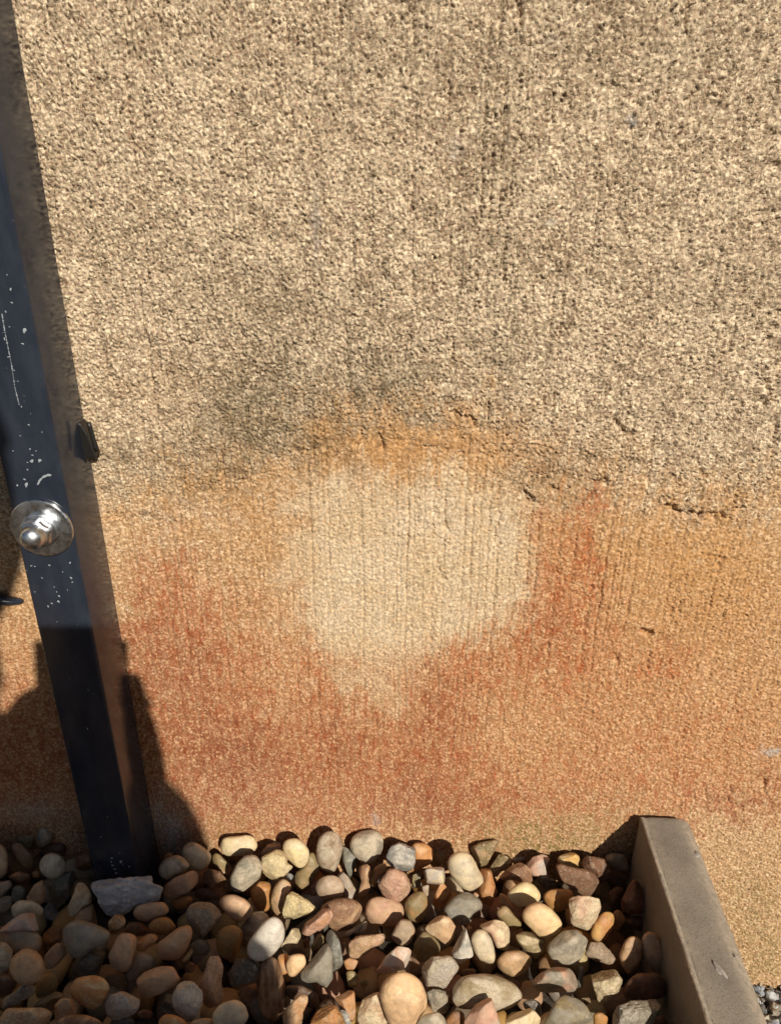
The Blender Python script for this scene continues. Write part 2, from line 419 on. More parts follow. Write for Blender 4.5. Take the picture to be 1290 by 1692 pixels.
base = w.mix(w.math('MULTIPLY', w.ramp(flake, .46, .36, 0, .46), lowk), base, lin((104, 84, 58)))
# sand grains: each grain its own shade
base = w.mix(w.math('MULTIPLY', w.ramp(sr.outputs[0], .76, .96, 0, .40), lowk), base, lin((238, 222, 192)))
base = w.mix(w.math('MULTIPLY', w.ramp(sr.outputs[1], .76, .96, 0, .30), lowk), base, lin((96, 78, 54)))
base = w.mix(w.ramp(sr.outputs[2], .93, .97, 0, .6), base, lin((150, 110, 90)))
brk = w.ramp(mid, .30, .66, .55, 1.0)
vb = w.ramp(vst, .32, .68, .45, 1.0)
base = w.mix(w.math('MULTIPLY', A_('ochre'), brk), base, lin((178, 132, 80)))
base = w.mix(w.math('MULTIPLY', w.math('MULTIPLY', A_('rust'), brk), vb), base, lin((160, 84, 44)))
base = w.mix(w.math('MULTIPLY', w.math('MULTIPLY', A_('red'), brk), w.ramp(vst, .3, .7, .6, 1)), base, lin((116, 58, 40)))
base = w.mix(w.math('MULTIPLY', A_('bleach'), w.ramp(fine, .4, .6)), base, lin((215, 185, 150)))
dm = w.math('MULTIPLY', A_('dirt'), w.ramp(w.math('ADD', w.math('MULTIPLY', mid, .5), w.math('MULTIPLY', fine, .5)), .38, .60, .25, 1.0))
base = w.mix(w.math('MULTIPLY', dm, .9), base, lin((88, 76, 48)))
base = w.mix(w.math('MULTIPLY', A_('moss'), w.ramp(mid, .38, .62, .15, .85)), base, lin((100, 92, 44)))
base = w.mix(w.math('MULTIPLY', A_('mortar'), w.ramp(fine, .2, .6, .6, 1)), base, lin((165, 160, 155)))
gv_ = w.n('ShaderNodeMix', data_type='RGBA', blend_type='MULTIPLY'); gv_.inputs[0].default_value = 1.0
grey_ = w.n('ShaderNodeCombineColor'); tone = w.ramp(flake, .36, .62, .74, 1.16)
for i_ in range(3): w.l(tone, grey_.inputs[i_])
w.l(base, gv_.inputs[6]); w.l(grey_.outputs[0], gv_.inputs[7]); base = gv_.outputs[2]
base = w.mix(w.math('MULTIPLY', w.ramp(sr.outputs[2], .80, .95, 0, .45), A_('lower_coat')), base, lin((226, 190, 144)))
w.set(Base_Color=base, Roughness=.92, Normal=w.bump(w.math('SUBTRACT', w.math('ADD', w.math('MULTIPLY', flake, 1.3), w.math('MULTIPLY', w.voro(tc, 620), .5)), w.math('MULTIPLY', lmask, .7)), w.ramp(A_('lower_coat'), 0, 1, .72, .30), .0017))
w.b.inputs['Specular IOR Level'].default_value = .25
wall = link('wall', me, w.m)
tag(wall, 'rough sand-coloured rendered wall with rust stains and a pale washed patch', 'wall', kind='thing')

# ------------------------------------------------------------------ kerb
k = NT('kerb_concrete')
tc = k.n('ShaderNodeTexCoord').outputs['Object']
f1, f2, f3 = k.noise(tc, 18, 5, .6), k.noise(tc, 900, 3, .7), k.noise(tc, 240, 4, .6)
kb = k.mix(k.ramp(f1, .3, .7), lin((118, 112, 101)), lin((137, 130, 117)))
kb = k.mix(k.ramp(f2, .50, .70, 0, .60), kb, lin((66, 58, 50)))
kb = k.mix(k.ramp(k.voro(tc, 330), .14, .06, 0, .55), kb, lin((60, 54, 46)))
kb = k.mix(k.ramp(k.noise(tc, 60, 6, .7), .5, .7, 0, .3), kb, lin((92, 82, 68)))
kb = k.mix(k.ramp(f3, .58, .70, 0, .40), kb, lin((158, 148, 130)))
edge = k.attr('lit_edge').outputs['Fac']
kb = k.mix(k.math('MULTIPLY', edge, k.ramp(f3, .35, .6, .2, .75)), kb, lin((186, 170, 148)))  # light caught on the lip and bullnose, painted into the concrete colour
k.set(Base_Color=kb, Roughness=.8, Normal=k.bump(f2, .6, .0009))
ZT = .046
# cross-section, left to right: face, little lip at the arris, flat, bullnose
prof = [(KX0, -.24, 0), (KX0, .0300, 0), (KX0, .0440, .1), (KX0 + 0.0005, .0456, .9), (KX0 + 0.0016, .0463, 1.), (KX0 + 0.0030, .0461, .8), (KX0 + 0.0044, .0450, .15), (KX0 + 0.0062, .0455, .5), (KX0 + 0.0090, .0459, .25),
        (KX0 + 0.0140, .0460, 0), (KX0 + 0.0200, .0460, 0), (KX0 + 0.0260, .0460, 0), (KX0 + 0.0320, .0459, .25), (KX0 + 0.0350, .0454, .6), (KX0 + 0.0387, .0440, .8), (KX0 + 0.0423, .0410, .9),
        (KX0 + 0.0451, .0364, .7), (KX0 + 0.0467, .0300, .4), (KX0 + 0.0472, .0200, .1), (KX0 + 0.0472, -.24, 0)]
ys = np.concatenate([[-.0070, -.0074, -.0085, -.0105], np.linspace(-.014, -.30, 90), np.linspace(-.32, -1.4, 20)])
bm = bmesh.new(); wl = bm.verts.layers.float.new('lit_edge')
rows = []
for j, y in enumerate(ys):
    rw = []
    ins = [.0016, .0008, .0003, 0.0][j] if j < 4 else 0.0
    for i, (x, z, wv_) in enumerate(prof):
        cx_, zz = x, z
        if z > 0: zz = z - ins
        if i < 2: cx_ += ins
        if i > 16: cx_ -= ins
        nzv = .00022 * math.sin(y * 170 + i * 1.7) + .00020 * math.sin(y * 410 + i * 2.9)
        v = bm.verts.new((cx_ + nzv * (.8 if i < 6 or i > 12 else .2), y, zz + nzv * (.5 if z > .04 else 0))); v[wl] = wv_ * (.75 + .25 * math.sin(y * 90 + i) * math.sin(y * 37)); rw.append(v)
    rows.append(rw)
for a, b in zip(rows[:-1], rows[1:]):
    for i in range(len(prof) - 1): bm.faces.new((a[i], a[i + 1], b[i + 1], b[i]))
bm.faces.new(rows[0]); bm.faces.new(rows[-1])
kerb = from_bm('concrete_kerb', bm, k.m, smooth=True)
tag(kerb, 'grey-brown concrete kerb with rounded top edge running from the wall beside the pebbles', 'kerb', kind='thing')
mod = kerb.modifiers.new('es', 'EDGE_SPLIT'); mod.split_angle = math.radians(50)
# chip on its top
def lump(name, loc, size, mat, parent=None, seed=0, sub=3, flat=.5, rough=.2):
    r_ = random.Random(seed); bm = bmesh.new(); bmesh.ops.create_icosphere(bm, subdivisions=sub, radius=1)
    ds = [(Vector((r_.gauss(0, 1), r_.gauss(0, 1), r_.gauss(0, 1))).normalized(), r_.uniform(2, 6), r_.uniform(0, 6)) for _ in range(8)]
    for v in bm.verts:
        n = v.co.copy(); s = 1 + rough * sum(math.sin(n.dot(d) * f + p) for d, f, p in ds) / 3
        v.co = Vector((n.x * size[0] * s, n.y * size[1] * s, n.z * size[2] * s))
    o = from_bm(name, bm, mat, parent, True); o.location = loc; return o


mk = NT('pale_mortar')
tc = mk.n('ShaderNodeTexCoord').outputs['Object']
mk.set(Base_Color=mk.mix(mk.ramp(mk.noise(tc, 90, 6, .7), .3, .7), lin((136, 130, 124)), lin((176, 168, 158))), Roughness=.95,
       Normal=mk.bump(mk.noise(tc, 420, 6, .75), .9, .0016))
p = onz(1188, 1602, ZT)
chip = lump('mortar_fleck', (p[0], p[1], .0462), (.0024, .0058, .0008), mk.m, kerb, 3, 3, rough=.35); chip.rotation_euler = (0, 0, .35)
p = onz(1151, 1412, .0455); f_ = lump('mortar_fleck', (p[0], p[1], .0450), (.0022, .0034, .0006), mk.m, kerb, 5, 2, rough=.4)
p = onz(1214, 1580, .046); f_ = lump('mortar_fleck', (p[0], p[1], .0460), (.0010, .0012, .0006), mk.m, kerb, 6, 2, rough=.4)

# ------------------------------------------------------------------ post
pm = NT('dark_blue_paint')
tc = pm.n('ShaderNodeTexCoord').outputs['Object']
mpp = pm.n('ShaderNodeMapping'); mpp.inputs['Scale'].default_value = (1, 1, .35); pm.l(tc, mpp.inputs[0])
smear = pm.noise(mpp.outputs[0], 60, 5, .65)
pc = pm.mix(pm.ramp(smear, .35, .7), (.017, .022, .034), (.028, .035, .049))
pc = pm.mix(pm.ramp(pm.noise(tc, 300, 3, .6), .66, .74, 0, .35), pc, (.10, .11, .12))
pm.set(Base_Color=pc, Roughness=pm.ramp(smear, .3, .7, .13, .26), Normal=pm.bump(pm.noise(tc, 45, 3, .5), .06, .002))
PXL, PXR, PYF, PYB, PZ0, PZ1 = -.2703, -.2300, -.0500, -.0022, -.062, 1.02
post = empty('fence_post', ((PXL + PXR) / 2, (PYF + PYB) / 2, 0))
tag(post, 'dark navy square metal post bolted upright against the stained wall', 'post')
OFF = Vector(post.location)


def rel(o):
    """parent under the post, keep world coordinates"""
    o.parent = post; o.location = Vector(o.location) - OFF; return o


def tube(x0, x1, y0, y1, z0, z1, r=.0028, n=5):
    bm = bmesh.new(); ring = []
    for cx_, cy_, a0 in ((x1 - r, y1 - r, 0), (x0 + r, y1 - r, 90), (x0 + r, y0 + r, 180), (x1 - r, y0 + r, 270)):
        for i in range(n):
            a = math.radians(a0 + 90 * i / (n - 1)); ring.append((cx_ + r * math.cos(a), cy_ + r * math.sin(a)))
    zz = np.linspace(z0, z1, 24); rr = [[bm.verts.new((x, y, z)) for x, y in ring] for z in zz]
    for a, b in zip(rr[:-1], rr[1:]):
        for i in range(len(ring)): bm.faces.new((a[i], a[(i + 1) % len(ring)], b[(i + 1) % len(ring)], b[i]))
    bm.faces.new(rr[0]); bm.faces.new(rr[-1]); return bm


tb = rel(from_bm('post_tube', tube(PXL, PXR, PYF, PYB, PZ0, PZ1), pm.m, smooth=True))
md = tb.modifiers.new('es', 'EDGE_SPLIT'); md.split_angle = math.radians(40)
cap = from_bm('post_cap', tube(PXL - .001, PXR + .001, PYF - .001, PYB + .0005, PZ1 + .0005, PZ1 + .006, .003), pm.m, smooth=True)
rel(cap); cap.modifiers.new('es', 'EDGE_SPLIT').split_angle = math.radians(40)

zm = NT('zinc_steel')
tc = zm.n('ShaderNodeTexCoord').outputs['Object']
zm.set(Base_Color=zm.mix(zm.ramp(zm.noise(tc, 260, 4, .6), .4, .7), (.62, .64, .66), (.44, .45, .46)), Metallic=1.0,
       Roughness=zm.ramp(zm.noise(tc, 180, 4, .6), .3, .7, .20, .42), Normal=zm.bump(zm.noise(tc, 300, 3, .6), .10, .0008))


def lathe(profile, n=48, hexr=None):
    """profile of (radius, distance out of the face); axis is -y"""
    bm = bmesh.new(); rr = []
    for r, d in profile:
        ring = []
        for i in range(n):
            a = 2 * math.pi * i / n
            ring.append(bm.verts.new((r * math.cos(a), -d, r * math.sin(a))))
        rr.append(ring)
    for a, b in zip(rr[:-1], rr[1:]):
        for i in range(n): bm.faces.new((a[i], b[i], b[(i + 1) % n], a[(i + 1) % n]))
    bm.faces.new(rr[0]); bm.faces.new(rr[-1]); return bm


BO = ony(70, 872, PYF - .001)
bx, bz = float(BO[0]), float(BO[2])
wr = .0212
wsh = from_bm('washer', lathe([(.006, 0.0001), (wr - .0006, .0001), (wr, .0006), (wr, .0022), (wr - .0006, .0029), (wr - .0016, .0031), (wr - .0022, .00312), (wr - .004, .00312), (.0125, .00312), (.007, .0031), (.006, .0030)], 64), zm.m, smooth=True)
wsh.location = (bx, PYF, bz); wsh.rotation_euler = (0, 0, 0); rel(wsh)
ws2 = from_bm('spring_washer', lathe([(.006, .0031), (.0116, .0031), (.0121, .0036), (.0121, .0052), (.0116, .0057), (.0110, .0058), (.006, .0058)], 48), zm.m, smooth=True)
ws2.location = (bx, PYF, bz); rel(ws2)
# hexagonal foot and dome of the cap nut
bm = bmesh.new(); rings = []
hr = .0100


def hexrad(a, r):
    t = (a + math.pi / 6) % (math.pi / 3) - math.pi / 6
    return r / math.cos(t) * math.cos(math.pi / 6) / math.cos(math.pi / 6)


for kf, d, hx in ((.92, .0064, 1), (1.0, .0069, 1), (1.0, .0112, 1), (.96, .0119, .7), (.93, .0123, .25), (.86, .0128, 0), (.845, .0138, 0), (.83, .0154, 0), (.78, .0174, 0), (.70, .0191, 0), (.56, .0207, 0), (.38, .0218, 0), (.18, .0224, 0), (.02, .0225, 0)):
    ring = []
    for i in range(72):
        a = 2 * math.pi * i / 72; r = kf * hr * (hx * min(hexrad(a + .2, 1.0), 1.10) + (1 - hx))
        ring.append(bm.verts.new((r * math.cos(a), -d, r * math.sin(a))))
    rings.append(ring)
for a, b in zip(rings[:-1], rings[1:]):
    for i in range(72): bm.faces.new((a[i], b[i], b[(i + 1) % 72], a[(i + 1) % 72]))
bm.faces.new(rings[0]); bm.faces.new(rings[-1])
nut = from_bm('dome_nut', bm, zm.m, smooth=True); nut.location = (bx, PYF, bz); rel(nut)
for o in (wsh, ws2, nut): o.modifiers.new('es', 'EDGE_SPLIT').split_angle = math.radians(38)

# black plastic packer that sticks out between post and wall
bk = NT('black_plastic'); bk.set(Base_Color=(.012, .011, .010), Roughness=.45)
pts = [ony(u, v, -.006) for u, v in ((122, 690), (140, 694), (152, 712), (161, 735), (166, 750), (152, 752), (148, 764), (136, 754), (130, 735))]
bm = bmesh.new()
fr = [bm.verts.new((q[0], -.0135, q[2])) for q in pts]; bk_ = [bm.verts.new((q[0] - .001, -.0022, q[2])) for q in pts]
bm.faces.new(fr); bm.faces.new(bk_)
for i in range(len(pts)): bm.faces.new((fr[i], fr[(i + 1) % len(pts)], bk_[(i + 1) % len(pts)], bk_[i]))
pk = from_bm('packer', bm, bk.m); rel(pk); pk['label'] = 'torn black plastic packer between post and wall'
bv_ = pk.modifiers.new('bv', 'BEVEL'); bv_.width = .0009; bv_.segments = 2
q0, q1 = ony(147, 698, -.014), ony(160, 745, -.014)
bm = bmesh.new()
for i in range(2):
    pass
ridge = []
for t in np.linspace(0, 1, 8):
    c_ = q0 * (1 - t) + q1 * t
    ridge.append([bm.verts.new((c_[0] + .0016 * math.cos(a), c_[1] + .0016 * math.sin(a), c_[2])) for a in np.linspace(0, 2 * math.pi, 9)[:-1]])
for a, b in zip(ridge[:-1], ridge[1:]):
    for i in range(8): bm.faces.new((a[i], a[(i + 1) % 8], b[(i + 1) % 8], b[i]))
bm.faces.new(ridge[0]); bm.faces.new(ridge[-1])
rel(from_bm('packer_rib', bm, bk.m, smooth=True))

# spatters of pale mortar dried on the post
sp = NT('dried_spatter'); sp.set(Base_Color=lin((150, 156, 160)), Roughness=.8)
bm = bmesh.new(); r_ = random.Random(11)
spl = [(20, 500, 2), (10, 515, 1.5), (16, 540, 1.5), (8, 560, 1.6), (38, 568, 2.4), (14, 590, 1.6), (24, 612, 1.4), (41, 546, 3), (30, 630, 1.4), (36, 672, 1.6), (18, 478, 2), (12, 454, 1.2),
       (48, 702, 1.7), (22, 745, 1.5), (50, 742, 1.6), (54, 752, 2), (60, 745, 1.5), (46, 764, 1.4), (53, 762, 4), (66, 761, 2.8), (46, 776, 1.4), (41, 792, 2.4), (29, 802, 2.6), (44, 801, 3), (97, 750, 3.2), (94, 742, 1.4), (106, 806, 1.8), (70, 714, 1.2), (34, 720, 1.2),
       (52, 935, 2.2), (58, 936, 1.8), (82, 934, 2.2), (116, 930, 2.2), (104, 945, 1.3), (70, 955, 1.5), (118, 955, 2.2), (120, 962, 1.8), (90, 970, 1.8), (94, 978, 1.8), (98, 985, 2.0), (97, 994, 2.2), (86, 997, 2.2), (80, 1002, 2), (112, 975, 1.3), (58, 978, 1.3),
       (185, 1418, 2.6), (184, 1424, 2.2), (186, 1430, 2.8), (190, 1436, 3.2), (192, 1443, 3), (198, 1410, 2), (200, 1424, 3.2), (203, 1428, 2), (214, 1432, 2.2), (167, 1383, 2), (178, 1350, 1.4), (146, 1140, 1.4), (145, 1204, 1.8)]
for i in range(46):
    v_ = r_.uniform(420, 1440); spl.append((r_.uniform(0.228 * (v_ - 770) + 3, .216 * (v_ - 340) - 3), v_, r_.choice([.5, .6, .8, 1.0])))


def blob_on(bm, u, v, s, y):
    c_ = ony(u, v, y); rad = s * .00040; ring = []
    if not (PXL + .002 < c_[0] < PXR - .002): return
    e = r_.uniform(.6, 1.7); ph = r_.uniform(0, 6)
    top = bm.verts.new((c_[0], y - rad * .45, c_[2]))
    for i in range(9):
        a = 2 * math.pi * i / 9; rr = rad * (1 + .35 * math.sin(2 * a + ph) + .2 * math.sin(3 * a + 2 * ph))
        ring.append(bm.verts.new((c_[0] + rr * math.cos(a), y + .0001, c_[2] + rr * e * math.sin(a))))
    for i in range(9): bm.faces.new((top, ring[i], ring[(i + 1) % 9]))


for u, v, s in spl: blob_on(bm, u, v, s, PYF)
# two long runs
for run in ([(4, 520), (8, 545), (14, 575), (20, 605), (25, 640), (32, 668)], [(63, 800), (66, 794), (72, 788), (80, 785), (84, 785)]):
    for (ua, va), (ub, vb_) in zip(run[:-1], run[1:]):
        for t in np.linspace(0, 1, 16):
            blob_on(bm, ua + (ub - ua) * t, va + (vb_ - va) * t, r_.uniform(.7, 1.5) if run[0][0] < 10 else 1.6, PYF)
o = rel(from_bm('mortar_spatter', bm, sp.m, smooth=True)); o['kind'] = 'stuff'

# small dark sliver that sticks out of the wall at the far side of the post
sl = lump('slate_sliver', tuple(ony(6, 990, -.006)), (.0125, .0050, .0046), pm.m, None, 9, 3, rough=.25)
sl.rotation_euler = (.25, .25, .2)
tag(sl, 'small dark sliver sticking out of the wall past the post below the bolt', 'slate sliver')

# ------------------------------------------------------------------ pebbles
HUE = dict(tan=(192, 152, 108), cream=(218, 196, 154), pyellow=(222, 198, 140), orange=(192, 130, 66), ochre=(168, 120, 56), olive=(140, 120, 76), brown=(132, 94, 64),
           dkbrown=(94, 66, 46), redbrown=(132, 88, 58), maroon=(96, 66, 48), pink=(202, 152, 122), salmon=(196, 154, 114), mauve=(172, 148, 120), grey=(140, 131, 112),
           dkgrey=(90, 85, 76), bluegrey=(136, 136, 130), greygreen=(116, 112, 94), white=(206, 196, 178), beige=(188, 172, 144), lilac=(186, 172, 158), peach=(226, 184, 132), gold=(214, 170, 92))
ORG = dict(A=(0, 1340), B=(0, 1506), C=(200, 1340), D=(200, 1506), E=(400, 1340), F=(400, 1506), G=(600, 1340), H=(600, 1506), I=(800, 1340), J=(800, 1506), K=(940, 1380), L=(940, 1506))
